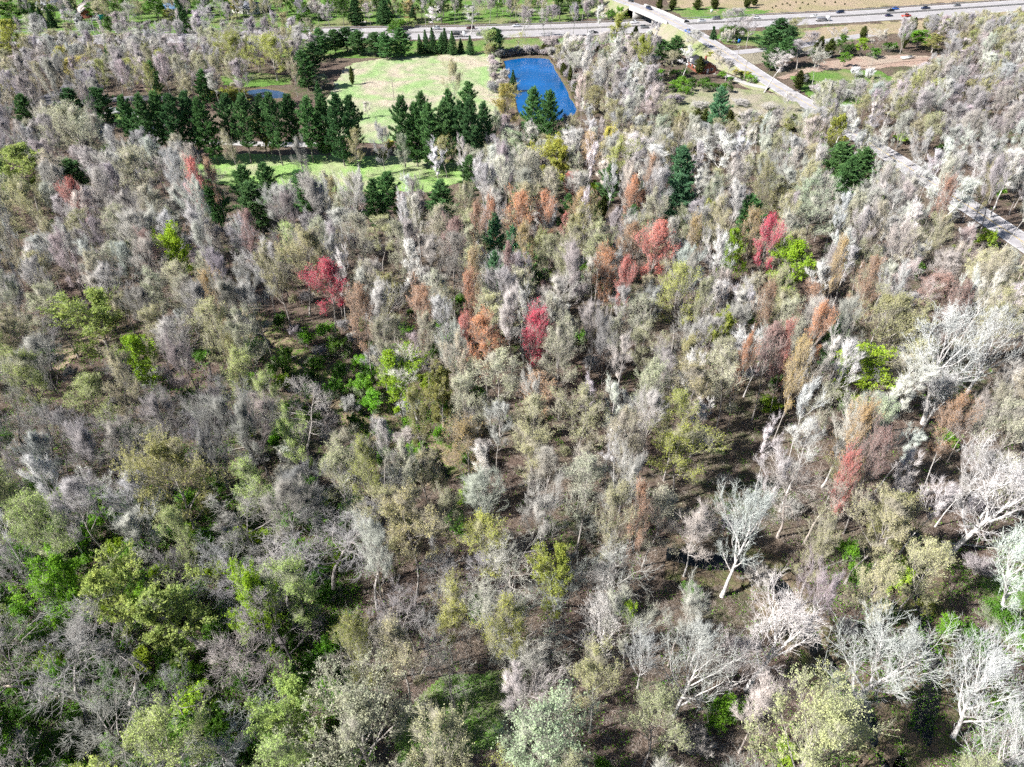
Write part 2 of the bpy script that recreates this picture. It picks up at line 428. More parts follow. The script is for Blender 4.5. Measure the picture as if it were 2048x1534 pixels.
tag(mesh_obj('median_barrier', wallstrip(HB, -0.3, 0.6, 0.0, 0.95), [M_CONC]), 'long low concrete barrier between the two highway carriageways', 'barrier')
tag(mesh_obj('guardrail', wallstrip(HB, 12.9, 0.12, 0.45, 0.8), [plain('galvanised_rail', (0.5, 0.5, 0.5), 0.45, 0.6)]), 'thin steel guardrail along the far edge of the highway', 'guardrail')
RAMP = smooth_line([G(u, v) for u, v in [(-160, 62), (0, 60), (200, 57), (440, 53), (640, 47), (780, 38), (900, 26.5), (1000, 14), (1120, 4), (1240, -4)]], 8)
road('service_road', RAMP, 7.0, M_HWY, 0.03, True, False)
SIDE = smooth_line([G(u, v) for u, v in [(0, 58), (25, 50), (60, 36), (110, 22), (150, 6), (180, -10)]], 6)
road('side_street', SIDE, 8.0, M_HWY, 0.033, False, False)
# county road: over the highway on a bridge, then down past the junction and away through the trees
ZB = 6.0
CR_pts = [(*G(1190, -22, ZB), ZB), (*G(1240, 0, ZB), ZB), (*G(1310, 26, ZB), ZB), (*G(1375, 58, ZB), ZB), (*G(1425, 88, 4.6), 4.6), (*G(1470, 118, 3.0), 3.0), (*G(1515, 148, 1.4), 1.4), (*G(1570, 182, 0.35), 0.35), (*G(1640, 222), 0.04), (*G(1700, 262), 0.04), (*G(1790, 318), 0.04), (*G(1880, 376), 0.04), (*G(1980, 440), 0.04), (*G(2100, 520), 0.04)]
CR = smooth_line(CR_pts, 8)
CRZ = np.maximum(CR[:, 2], 0.04)
road('county_road', CR, 9.0, M_ROAD, CRZ)
emb = []
keep = np.array([abs(np.interp(0, [0], [0])) for _ in CR])
for s in (-1, 1):                                                       # the road's embankment
    V, F = strip(CR, s * 4.4, s * (4.6 + CRZ * 1.9), CRZ - 0.03, 0.0)
    hw = np.min(np.linalg.norm(CR[:, None, :2] - HB[None, :, :], axis=2), axis=1)
    ok = np.array([(hw[i] > 17 and hw[i + 1] > 17) and CRZ[i] > 0.1 for i in range(len(CR) - 1)])
    emb.append((V, F[ok] if s < 0 else F[ok][:, ::-1], 0))
tag(mesh_obj('embankment', emb, [M_MEADOW]), kind='structure')
br = empty('road_bridge', (0, 0, 0))
tag(br, 'pale concrete bridge carrying the county road over the highway', 'bridge')
hw = np.min(np.linalg.norm(CR[:, None, :2] - HB[None, :, :], axis=2), axis=1)
bi = np.where(hw < 26)[0]; BL = CR[bi[0]:bi[-1] + 1]
bz = CRZ[bi[0]:bi[-1] + 1]
parts = [(*strip(BL, -5.4, 5.4, bz - 0.05), 0), (*strip(BL, 5.4, 5.4, bz - 1.4, bz - 0.05), 0), (*strip(BL, -5.4, -5.4, bz - 0.05, bz - 1.4), 0), (*strip(BL, 5.4, -5.4, bz - 1.4), 0)]
mesh_obj('deck', parts, [M_CONC], br)
for s in (-1, 1):
    ps = []
    for a in wallstrip(BL, s * 4.95 - 0.2, 0.4, bz - 0.04, bz + 0.95): ps.append(a)
    mesh_obj('parapet', ps, [M_CONC], br)
    q = np.argmin(np.abs(hw - 19) + (np.arange(len(hw)) * s > np.argmin(hw) * s) * 100)
    p = CR[q]; d = CR[min(q + 1, len(CR) - 1)] - CR[q - 1]; a = atan2(d[1], d[0])
    V, F = box(-0.6, 0.6, -5.2, 5.2, 0, p[2] - 1.4)
    ab = mesh_obj('abutment', [(V, F, 0)], [M_CONC], br); ab.location = (p[0], p[1], 0); ab.rotation_euler = (0, 0, a)
q = np.argmin(hw); p = CR[q]; d = CR[q + 1] - CR[q - 1]; a = atan2(d[1], d[0])
for k in (-3.6, 0, 3.6):
    V, F = box(-0.35, 0.35, k - 0.35, k + 0.35, 0, p[2] - 1.4)
    ab = mesh_obj('pier', [(V, F, 0)], [M_CONC], br); ab.location = (p[0], p[1], 0); ab.rotation_euler = (0, 0, a)
# small roads off the junction
def lane(name, px, w, mat, z0, zs=None):
    L = smooth_line([(*G(u, v, z), z) for (u, v), z in zip(px, zs)] if zs else [(*G(u, v), z0) for u, v in px], 6)
    o = tag(mesh_obj(name, [(*strip(L, -w / 2, w / 2, L[:, 2]), 0)], [mat]), kind='structure')
    if zs:
        ps = []
        for k in (-1, 1):
            V, F = strip(L, k * (w / 2 - .1), k * (w / 2 + .2 + L[:, 2] * 1.9), L[:, 2] - 0.04, 0.0)
            ps.append((V, F if k < 0 else F[:, ::-1], 0))
        tag(mesh_obj('embankment', ps, [M_MEADOW]), kind='structure')
lane('slip_road', [(1455, 106), (1490, 103), (1520, 100), (1560, 98), (1640, 84), (1760, 66), (1900, 48)], 7.0, M_ROAD, 0, [3.55, 3.3, 2.9, 2.3, 1.0, 0.05, 0.05])
lane('dirt_track', [(1560, 158), (1590, 150), (1630, 142), (1700, 134), (1780, 124), (1850, 118), (1900, 112)], 4.2, M_DIRT, 0.22)
lane('driveway', [(1535, 176), (1505, 170), (1480, 162), (1455, 152), (1430, 146)], 4.0, M_CONC, 0.15, [0.9, 0.6, 0.2, 0.05, 0.05])
lane('driveway', [(45, 218), (80, 200), (120, 184), (140, 172), (150, 150), (150, 130)], 7.0, M_DRIVE, 0.04)
lane('driveway', [(80, 204), (170, 208), (215, 200), (290, 196), (340, 196)], 7.0, M_DRIVE, 0.045)
lane('driveway', [(180, 232), (220, 224), (260, 226), (330, 280), (420, 284), (520, 288), (640, 290)], 4.5, M_CONC, 0.05)
lane('forest_track', [(1130, 292), (1180, 294), (1240, 290), (1330, 292), (1420, 288), (1480, 275), (1560, 262), (1620, 240)], 3.0, M_STRAW, 0.04)

# ------------------------------------------------------------------ growing trees
def unit(a): return a / (np.linalg.norm(a, axis=-1, keepdims=True) + 1e-9)
def perp(d, az):
    ref = np.where(np.abs(d[:, 2:3]) > 0.9, np.array([[1.0, 0, 0]]), np.array([[0, 0, 1.0]]))
    u = unit(np.cross(d, ref)); w = np.cross(d, u)
    return u * np.cos(az)[:, None] + w * np.sin(az)[:, None]
def grow(g, start, d, length, S, wig, up):
    n = len(start); P = np.zeros((n, S + 1, 3)); P[:, 0] = start; d = unit(d.copy())
    for s in range(S):
        d = unit(d + g.normal(0, wig, (n, 3)) + np.array([0, 0, up]))
        P[:, s + 1] = P[:, s] + d * (length / S)[:, None]
    return P
def tube(P, Rr, k):
    n, S1, _ = P.shape
    T = unit(np.gradient(P, axis=1))
    ref = np.where(np.abs(T[..., 2:3]) > 0.9, np.array([1.0, 0, 0]), np.array([0, 0, 1.0]))
    U = unit(np.cross(T, ref)); W = np.cross(T, U)
    an = np.arange(k) * 2 * pi / k
    V = P[:, :, None] + Rr[:, :, None, None] * (np.cos(an)[None, None, :, None] * U[:, :, None] + np.sin(an)[None, None, :, None] * W[:, :, None])
    i = np.arange(n * S1 * k).reshape(n, S1, k)
    a = i[:, :-1]; b = i[:, 1:]
    F = np.stack([a, np.roll(a, -1, 2), np.roll(b, -1, 2), b], -1).reshape(-1, 4)
    return V.reshape(-1, 3), F
def cones(A, B, r, g):
    n = len(A); d = unit(B - A); az = g.random(n) * 2 * pi
    V = np.stack([A + perp(d, az + k * 2 * pi / 3) * r[:, None] for k in range(3)] + [B], 1)
    i = np.arange(n)[:, None] * 4
    F = np.concatenate([i + np.array([[0, 1, 3]]), i + np.array([[1, 2, 3]]), i + np.array([[2, 0, 3]])])
    return V.reshape(-1, 3), F
def spawn(g, P, n_per, t0, t1):
    n, S1, _ = P.shape
    t = (np.arange(n_per)[None] + g.random((n, n_per))) / n_per * (t1 - t0) + t0
    x = np.clip(t, 0, 0.999) * (S1 - 1); i = x.astype(int); f = (x - i)[..., None]
    r = np.arange(n)[:, None]
    p = P[r, i] * (1 - f) + P[r, i + 1] * f
    tan_ = unit(P[r, i + 1] - P[r, i])
    par = np.repeat(np.arange(n), n_per)
    return p.reshape(-1, 3), tan_.reshape(-1, 3), t.ravel(), par
def quads(C, g, size, flat=0.0, narrow=0.7):
    n = len(C); nn = unit(g.normal(0, 1, (n, 3)) + np.array([0, 0, flat])); az = g.random(n) * 2 * pi
    a = perp(nn, az) * (size * 0.5)[:, None]; b = np.cross(nn, perp(nn, az)) * (size * 0.5 * narrow)[:, None]
    V = np.stack([C - a, C - b * 1.0, C + a, C + b], 1).reshape(-1, 3)
    F = (np.arange(n)[:, None] * 4 + np.arange(4)[None])
    return V, F
def deciduous(seed, H=18., cb=0.4, W=8., n1=14, n2=8, n3=7, nt=11, tl=0.75, tr=0.016, wig=0.12, r0=0.2, a_lo=60, a_hi=22, up=0.05, leaves=0, ls=0.16, leafpos=(0.25, 1.05), fork=False, multi=0, clump=0.0, l3=0.45, an2=(20, 26), an3=(18, 30), ant=(14, 30), lift=0.32):
    """returns (trunk mesh, crown mesh); limbs reach for an egg-shaped envelope"""
    g = np.random.default_rng(seed)
    trunkparts, crownparts = [], []
    topz = H * (0.8 if fork else 0.93)
    if multi:
        st = np.zeros((multi, 3)); az = np.arange(multi) * 2.4 + g.random(multi)
        st[:, :2] = np.stack([np.cos(az), np.sin(az)], 1) * 0.12 * W * 0.3
        d = np.stack([np.cos(az) * 0.35, np.sin(az) * 0.35, np.ones(multi)], 1)
        P0 = grow(g, st, d, np.full(multi, H * 0.75) * (0.75 + 0.35 * g.random(multi)), 7, 0.09, 0.0)
    else:
        P0 = grow(g, np.array([[0, 0, -0.3]]), np.array([[0, 0, 1.0]]), np.array([topz + 0.3]), 9, 0.05 + wig * 0.25, 0.08)
    tt = np.linspace(0, 1, P0.shape[1])
    flare = 1 + 0.55 * np.exp(-tt * 16)
    R0 = (r0 * ((1 - tt) ** 0.8 * 0.93 + 0.07) * flare)[None].repeat(len(P0), 0)
    trunkparts.append((*tube(P0, R0, 7), 0))
    zc = H * (cb + 1) / 2; hz = H * (1 - cb) / 2 * 1.05; hr = W / 2
    p, tg, t, par = spawn(g, P0, n1, max(cb * H / topz, 0.05) * 0.92, 0.98)
    ang = np.radians(a_lo + (a_hi - a_lo) * ((t - t.min()) / (np.ptp(t) + 1e-6))) * (0.8 + 0.4 * g.random(len(t)))
    az = np.arange(len(t)) * 2.399 + g.normal(0, 0.35, len(t))
    dirs = np.stack([np.sin(ang) * np.cos(az), np.sin(ang) * np.sin(az), np.cos(ang)], 1)
    q = (p - np.array([0, 0, zc])) / np.array([hr, hr, hz]); e = dirs / np.array([hr, hr, hz])
    A = (e * e).sum(1); B = 2 * (q * e).sum(1); Cq = (q * q).sum(1) - 1
    disc = np.maximum(B * B - 4 * A * Cq, 0); Ln = (-B + np.sqrt(disc)) / (2 * A)
    Ln = np.clip(Ln, H * 0.06, H * 0.7) * (0.72 + 0.36 * g.random(len(Ln)))
    P1 = grow(g, p, dirs, Ln, 6, wig, up)
    rr = r0 * (1 - t * 0.75) * 0.55 * np.clip(Ln / (W * 0.5), 0.35, 1.2)
    s6 = np.linspace(0, 1, 7)
    R1 = rr[:, None] * ((1 - s6) ** 0.8 * 0.88 + 0.12)[None]
    trunkparts.append((*tube(P1, R1, 5), 0))
    p, tg, t, par = spawn(g, P1, n2, 0.2, 1.0)
    ang = np.radians(an2[0] + an2[1] * g.random(len(t)))
    dirs = np.cos(ang)[:, None] * tg + np.sin(ang)[:, None] * perp(tg, g.random(len(t)) * 2 * pi); dirs[:, 2] += lift
    L2 = Ln[par] * (0.34 + 0.26 * g.random(len(t))) * (1.15 - 0.55 * t)
    P2 = grow(g, p, dirs, L2, 4, wig, up * 1.2)
    r2 = np.maximum(R1[par, 3] * 0.5 * (1.1 - 0.5 * t), tr * 1.7)
    s4 = np.linspace(0, 1, 5)
    R2 = r2[:, None] * ((1 - s4) * 0.8 + 0.2)[None]
    crownparts.append((*tube(P2, R2, 4), 0))
    p, tg, t, par = spawn(g, P2, n3, 0.15, 1.0)
    ang = np.radians(an3[0] + an3[1] * g.random(len(t)))
    dirs = np.cos(ang)[:, None] * tg + np.sin(ang)[:, None] * perp(tg, g.random(len(t)) * 2 * pi); dirs[:, 2] += lift
    L3 = np.clip(L2[par] * (l3 + 0.2 * g.random(len(t))) * (1.15 - 0.5 * t), 0.3, 2.2)
    P3 = grow(g, p, dirs, L3, 2, wig * 1.1, up)
    R3 = np.clip(R2[par, 2] * 0.5, tr * 1.15, 0.035 if fork else 0.026)[:, None] * np.array([1, .75, .45])[None]
    crownparts.append((*tube(P3, R3, 3), 0))
    p, tg, t, par = spawn(g, P3, nt, 0.1, 1.0)
    ang = np.radians(ant[0] + ant[1] * g.random(len(t)))
    dirs = np.cos(ang)[:, None] * tg + np.sin(ang)[:, None] * perp(tg, g.random(len(t)) * 2 * pi); dirs[:, 2] += lift
    Lt = tl * (0.5 + 0.8 * g.random(len(t)))
    B_ = p + unit(dirs) * Lt[:, None]
    crownparts.append((*cones(p, B_, tr * (0.7 + 0.6 * g.random(len(t))), g), 0))
    if leaves:
        k = g.integers(0, len(p), leaves)
        if clump:
            sel = fbm(p[:, 0] + p[:, 2], p[:, 1] - p[:, 2] * 0.6, 2.2, 2) > clump
            ids = np.where(sel)[0]
            if len(ids) > 100: k = g.choice(ids, leaves)
        f = g.uniform(*leafpos, leaves)[:, None]
        C = p[k] * (1 - f) + B_[k] * f + g.normal(0, ls * 0.5, (leaves, 3))
        V, Fq = quads(C, g, ls * (0.55 + 0.9 * g.random(leaves)), 0.5)
        crownparts.append((V, Fq, 1))
    return trunkparts, crownparts
def conifer(seed, H=20., W=8., cb=0.2, gap=0.75, per=5, tuft=0.42, shape='pine', r0=0.22, ntuft=26, irr=0.35, droop=0.0):
    g = np.random.default_rng(seed)
    P0 = grow(g, np.array([[0, 0, -0.3]]), np.array([[0, 0, 1.0]]), np.array([H + 0.1]), 8, 0.015, 0.1)
    tt = np.linspace(0, 1, 9)
    trunk = [(*tube(P0, (r0 * (1 - tt) ** 0.9 + 0.02)[None], 7), 0)]
    zs, azs, Ls = [], [], []
    z = cb * H; k = 0
    while z < H * 0.985:
        f = (z - cb * H) / (H - cb * H)
        if shape == 'pine': prof = (1 - f ** 1.9) ** 0.75 * (0.62 + 0.38 * min(1, f / 0.3))
        elif shape == 'spruce': prof = (1 - f) ** 0.9 * min(1, 0.75 + f)
        else: prof = (1 - f ** 1.7) ** 0.8 * min(1, 0.6 + f * 1.6)
        for j in range(per):
            zs.append(z + g.normal(0, gap * 0.15)); azs.append(j * 2 * pi / per + k * 1.1 + g.normal(0, 0.25))
            Ls.append(max(0.35, W / 2 * prof * (1 + irr * g.normal(0, 1) * 0.8)))
        z += gap * (0.8 + 0.4 * g.random()) * (1 - 0.35 * f); k += 1
    zs = np.array(zs); azs = np.array(azs); Ls = np.clip(np.array(Ls), 0.3, W * 0.62)
    f = np.clip((zs + 0.3) / (H + 0.4), 0, .999) * 8; i = f.astype(int); fr = (f - i)[:, None]
    st = P0[0][i] * (1 - fr) + P0[0][i + 1] * fr
    up0 = 0.25 - droop + 0.5 * (zs / H) ** 2
    d = np.stack([np.cos(azs), np.sin(azs), up0], 1)
    P1 = grow(g, st, d, Ls, 4, 0.07, 0.05 - droop * 0.1)
    rr = (0.012 + 0.012 * Ls)
    trunk.append((*tube(P1, rr[:, None] * np.linspace(1, 0.3, 5)[None], 3), 0))
    # needle tufts along the boughs and their side twigs, spread in flat sprays
    n = len(Ls); nt = np.maximum(5, (ntuft * Ls / (W / 2))).astype(int)
    par = np.repeat(np.arange(n), nt); m = len(par)
    t = 1 - g.random(m) ** 1.4 * (0.92 if shape != 'pine' else 0.75)
    x = np.clip(t, 0, .999) * 4; i = x.astype(int); fr = (x - i)[:, None]
    base = P1[par, i] * (1 - fr) + P1[par, i + 1] * fr
    bd = unit(P1[par, i + 1] - P1[par, i]); side = unit(np.cross(bd, np.array([0, 0, 1.0])))
    spread = Ls[par] * 0.32 * (1.15 - t * 0.75)
    C = base + side * (g.normal(0, 0.55, m) * spread)[:, None] + np.array([0, 0, 1.0]) * (g.normal(0.05, 0.10, m) * (1 + Ls[par] * 0.1))[:, None]
    nb = 6
    dirs = unit(np.repeat(bd, nb, 0) * 0.55 + g.normal(0, 0.6, (m * nb, 3)) + np.array([0, 0, 0.45 if shape == 'pine' else 0.15]))
    ln = tuft * (0.6 + 0.7 * g.random(m * nb))
    A = np.repeat(C, nb, 0) - dirs * 0.15 * ln[:, None]; B = A + dirs * ln[:, None]
    sd_ = perp(dirs, g.random(m * nb) * 2 * pi) * (ln * 0.17)[:, None]
    V = np.stack([A - sd_ * 0.7, A + sd_ * 0.7, B], 1).reshape(-1, 3)
    crown = [(V, np.arange(m * nb * 3).reshape(-1, 3), 0)]
    return trunk, crown

PROTO = {}
def proto(key, data, H, W, mats, zc):
    t, c = data
    PROTO.setdefault(key, []).append(dict(trunk=mesh_obj('trunk', t, [M_BARK], False, True), crown=mesh_obj('crown', c, mats, False), H=H, W=W, zc=zc))
MB_ = [M_TWIG, M_BUD]; MG = [M_TWIGB, M_BUD]; ML = [M_TWIGB, M_LEAF]
# bare, finely twigged forest trees
for s in range(6):
    cb = (0.38, 0.46, 0.32, 0.42, 0.36, 0.5)[s]; W = (8, 7, 9, 7.5, 8.5, 7)[s]
    proto('bare', deciduous(100 + s, 18, cb, W, 15, 8, 7, 8, 1.05, 0.0105, 0.065, 0.145, a_lo=(52, 42, 60, 48, 55, 38)[s], a_hi=12, up=0.07), 18, W, MB_, 0.7)
# slender pale-stemmed trees with a small high crown
for s in range(4):
    proto('slender', deciduous(200 + s, 20, (0.5, 0.42, 0.55, 0.46)[s], (5.5, 6, 5, 6.5)[s], 12, 7, 7, 7, 1.0, 0.0115, 0.085, 0.14, a_lo=44, a_hi=14, up=0.09), 20, (5.5, 6, 5, 6.5)[s], MB_, 0.72)
# broad coarse-limbed trees with thick pale branches
for s in range(4):
    proto('coarse', deciduous(300 + s, 20, (0.2, 0.25, 0.18, 0.28)[s], (13, 12, 14, 11)[s], 16, 10, 7, 4, 0.65, 0.013, 0.13, 0.31, a_lo=(48, 42, 52, 45)[s], a_hi=8, up=0.09, fork=True, l3=0.45, an2=(24, 30), an3=(22, 36), ant=(18, 36), lift=0.18), 20, (13, 12, 14, 11)[s], MB_, 0.62)
# twisted floodplain trees, open and crooked
for s in range(4):
    proto('crooked', deciduous(400 + s, 17, (0.3, 0.35, 0.28, 0.38)[s], (11, 10, 12, 9)[s], 13, 9, 7, 4, 0.75, 0.012, 0.22, 0.24, a_lo=68, a_hi=25, up=0.03, fork=True, an2=(26, 34), an3=(24, 38), ant=(18, 38), lift=0.1), 17, (11, 10, 12, 9)[s], MB_, 0.65)
# trees in bud: twigs hazed with tiny leaves
for s in range(5):
    W = (8, 9, 7, 8.5, 7.5)[s]
    proto('bud', deciduous(500 + s, 17, (0.32, 0.28, 0.4, 0.3, 0.36)[s], W, 16, 8, 7, 6, 0.95, 0.0105, 0.08, 0.15, a_lo=56, a_hi=14, up=0.06, leaves=8000, ls=0.135, clump=0.0 if s % 2 else 0.40), 17, W, MG, 0.66)
proto('bud', deciduous(540, 18, 0.2, 14, 22, 9, 8, 5, 0.9, 0.012, 0.10, 0.24, a_lo=62, a_hi=12, up=0.05, leaves=24000, ls=0.16, clump=0.38), 18, 14, MG, 0.6)
# trees in young leaf
for s in range(4):
    W = (9, 8, 9, 7)[s]
    proto('leafy', deciduous(600 + s, 17, (0.25, 0.3, 0.2, 0.3)[s], W, 16, 8, 7, 4, 0.8, 0.014, 0.13, 0.2, a_lo=62, leaves=15000, ls=0.23, clump=0.30, an2=(24, 32)), 17, W, ML, 0.6)
# maples in flower: ascending limbs, coloured twig ends
for s in range(4):
    W = (7.5, 8, 7, 8.5)[s]
    proto('maple', deciduous(700 + s, 18, (0.36, 0.32, 0.4, 0.3)[s], W, 16, 8, 7, 5, 0.95, 0.012, 0.065, 0.15, a_lo=46, a_hi=10, up=0.08, leaves=8500, ls=0.14, leafpos=(0.4, 1.1), clump=0.30), 18, W, MG, 0.68)
for s in range(4):
    proto('pine', conifer(800 + s, 20, 8.5, (0.12, 0.2, 0.1, 0.26)[s], 0.85, 5, 0.75, 'pine', 0.23, 40, 0.35), 20, 8.5, [M_NEEDLE], 0.56)
for s in range(2):
    proto('spruce', conifer(850 + s, 15, 6, 0.05, 0.5, 7, 0.5, 'spruce', 0.17, 30, 0.15, 0.35), 15, 6, [M_NEEDLE], 0.45)
for s in range(2):
    proto('cedar', conifer(870 + s, 9, 4.5, 0.04, 0.4, 6, 0.45, 'cedar', 0.13, 26, 0.3, -0.5), 9, 4.5, [M_NEEDLE], 0.5)
# shrubs
for s in range(3):
    proto('green_shrub', deciduous(900 + s, 4, 0.08, 5, 5, 6, 5, 4, 0.45, 0.012, 0.2, 0.05, a_lo=60, a_hi=30, leaves=4600, ls=0.2, multi=5, clump=0.36, an2=(26, 36)), 4, 5, ML, 0.55)
for s in range(3):
    proto('bare_shrub', deciduous(930 + s, 3.6, 0.05, 4.6, 5, 6, 5, 5, 0.6, 0.013, 0.14, 0.04, a_lo=55, a_hi=20, multi=6, leaves=500, ls=0.09), 3.6, 4.6, MB_, 0.55)
for s in range(2):
    proto('willow', deciduous(960 + s, 15, 0.12, 6, 20, 8, 7, 5, 0.8, 0.013, 0.12, 0.2, a_lo=40, a_hi=12, up=0.03, leaves=12000, ls=0.18), 15, 6, ML, 0.52)

TREES = []
def mixcol(a, b, t): return tuple(x * (1 - t) + y * t for x, y in zip(a, b))
BARKS = dict(grey=(0.33, 0.30, 0.275), pale=(0.54, 0.51, 0.485), dark=(0.15, 0.135, 0.13), tan=(0.42, 0.36, 0.32))
GRP = dict(bare='leafless grey trees of the wood', slender='slender pale-stemmed trees of the wood', coarse='broad white-limbed trees', crooked='crooked floodplain trees', bud='trees coming into bud', leafy='trees in fresh green leaf', maple='maples in coloured flower', pine='white pines', spruce='spruces', cedar='dark cedars', green_shrub='green understorey shrubs', bare_shrub='leafless understorey shrubs', willow='pale yellow willows')
NAMES = dict(bare='bare_tree', slender='slender_tree', coarse='white_limbed_tree', crooked='crooked_tree', bud='budding_tree', leafy='leafy_tree', maple='maple_tree', pine='pine_tree', spruce='spruce_tree', cedar='cedar_tree', green_shrub='leafy_shrub', bare_shrub='twiggy_shrub', willow='willow_tree')
CATS = dict(bare='bare tree', slender='bare tree', coarse='bare tree', crooked='bare tree', bud='budding tree', leafy='leafy tree', maple='maple', pine='pine', spruce='spruce', cedar='cedar', green_shrub='shrub', bare_shrub='shrub', willow='willow')
SPLIT = dict(bare={'mauve-grey': 'mauve_bare_tree', 'pale grey': 'pale_bare_tree', 'grey': 'grey_bare_tree', 'dark grey': 'dark_bare_tree', 'pinkish grey': 'pinkish_bare_tree'}, bud={'cream': 'cream_budding_tree', 'pale olive': 'olive_budding_tree', 'olive': 'olive_budding_tree'})
def put_tree(kind, x, y, H, W, col, bark='grey', desc='', lean=0.0, label=None, pi_=None, rz=None):
    P = PROTO[kind]; p = P[pi_ if pi_ is not None else (5 if kind == 'bud' and W > 11.5 else rnd.randrange(5 if kind == 'bud' else len(P)))]
    nm_ = NAMES[kind]
    if kind in ('bare', 'bud'): nm_ = SPLIT[kind].get(desc, nm_)
    r = empty(nm_, (x, y, 0), rnd.random() * 6.283 if rz is None else rz)
    r.rotation_euler = (rnd.gauss(0, 0.035) + lean * 0.5, rnd.gauss(0, 0.035) + lean, r.rotation_euler[2])
    r.scale = (W / p['W'], W / p['W'], H / p['H'])
    bk = BARKS[bark] if isinstance(bark, str) else bark
    j = rnd.uniform(0.85, 1.15)
    for nm in ('trunk', 'crown'):
        c = bpy.data.objects.new(nm, p[nm]); COL.objects.link(c); c.parent = r
        c.color = (*[min(1, k * j) for k in (bk if nm == 'trunk' else col)], 1)
    tag(r, label, CATS[kind], GRP[kind])
    TREES.append(dict(o=r, kind=kind, x=x, y=y, H=H, W=W, desc=desc, label=label))
    return r

# ------------------------------------------------------------------ colours things really have
C = dict(grey=(0.38, 0.365, 0.35), palegrey=(0.46, 0.45, 0.42), white=(0.60, 0.59, 0.57), mauve=(0.35, 0.325, 0.33), dgrey=(0.26, 0.25, 0.242), pink=(0.46, 0.425, 0.395),
         olive=(0.40, 0.39, 0.16), paleolive=(0.50, 0.49, 0.29), cream=(0.56, 0.545, 0.42), yellowgreen=(0.45, 0.49, 0.12), lime=(0.38, 0.57, 0.06), palelime=(0.46, 0.58, 0.20),
         mint=(0.47, 0.55, 0.40), buff=(0.60, 0.53, 0.28), yellow=(0.70, 0.64, 0.18), crimson=(0.76, 0.09, 0.17), salmon=(0.72, 0.25, 0.22), orange=(0.70, 0.33, 0.19), rust=(0.54, 0.32, 0.22),
         amber=(0.60, 0.44, 0.22), maroon=(0.46, 0.29, 0.28), pine=(0.15, 0.29, 0.13), bluepine=(0.17, 0.34, 0.22), dpine=(0.10, 0.20, 0.10), cedar=(0.13, 0.16, 0.06),
         green=(0.14, 0.31, 0.05), brightgreen=(0.21, 0.45, 0.05), blossom=(0.76, 0.76, 0.76), darkgreen=(0.07, 0.17, 0.03))
WORD = dict(grey='grey', palegrey='pale grey', white='whitish', mauve='mauve-grey', dgrey='dark grey', pink='pinkish grey', olive='olive', paleolive='pale olive', cream='cream', yellowgreen='yellow-green',
            lime='lime green', palelime='pale lime', mint='mint-pale', buff='buff', yellow='yellow', crimson='crimson', salmon='salmon-red', orange='orange', rust='rust-coloured', amber='amber', maroon='maroon',
            pine='green', bluepine='blue-green', dpine='dark', cedar='olive-dark', green='green', brightgreen='bright green', blossom='white-blossomed', darkgreen='dark green')
NOUN = dict(bare='bare tree', slender='slender bare tree', coarse='coarse-limbed bare tree', crooked='crooked bare tree', bud='budding tree', leafy='leafy tree', maple='maple', pine='pine', spruce='spruce', cedar='cedar', green_shrub='leafy shrub', bare_shrub='twiggy shrub', willow='willow')
DEFH = dict(bare=21, slender=22, coarse=22, crooked=19, bud=19.5, leafy=18, maple=21, pine=19, spruce=13, cedar=8, green_shrub=3.6, bare_shrub=3.2, willow=13)
def jit(c, a=0.10):
    k = rnd.uniform(1 - a, 1 + a)
    return tuple(min(0.9, x * k * rnd.uniform(1 - a * 0.4, 1 + a * 0.4)) for x in c)
SHOW = []
def T(kind, u, v, wpx, col, H=None, bark='grey', label=None, lean=0.0, pi_=None):
    """a tree whose crown is centred on photo pixel (u, v) and wpx wide"""
    p = PROTO[kind][0]; H = H or DEFH[kind] * rnd.uniform(0.9, 1.1)
    z = p['zc'] * H
    x, y = G(u, v, z)
    W = wpx / (FPX / depth_at(x, y, z)) * 1.12
    put_tree(kind, x, y, H, W, jit(C[col]), bark, WORD[col], lean, label, pi_)
    if kind in ('maple', 'leafy', 'coarse', 'pine') or label or kind == 'bud' and wpx > 75: SHOW.append((u, v, wpx * 0.27, y))

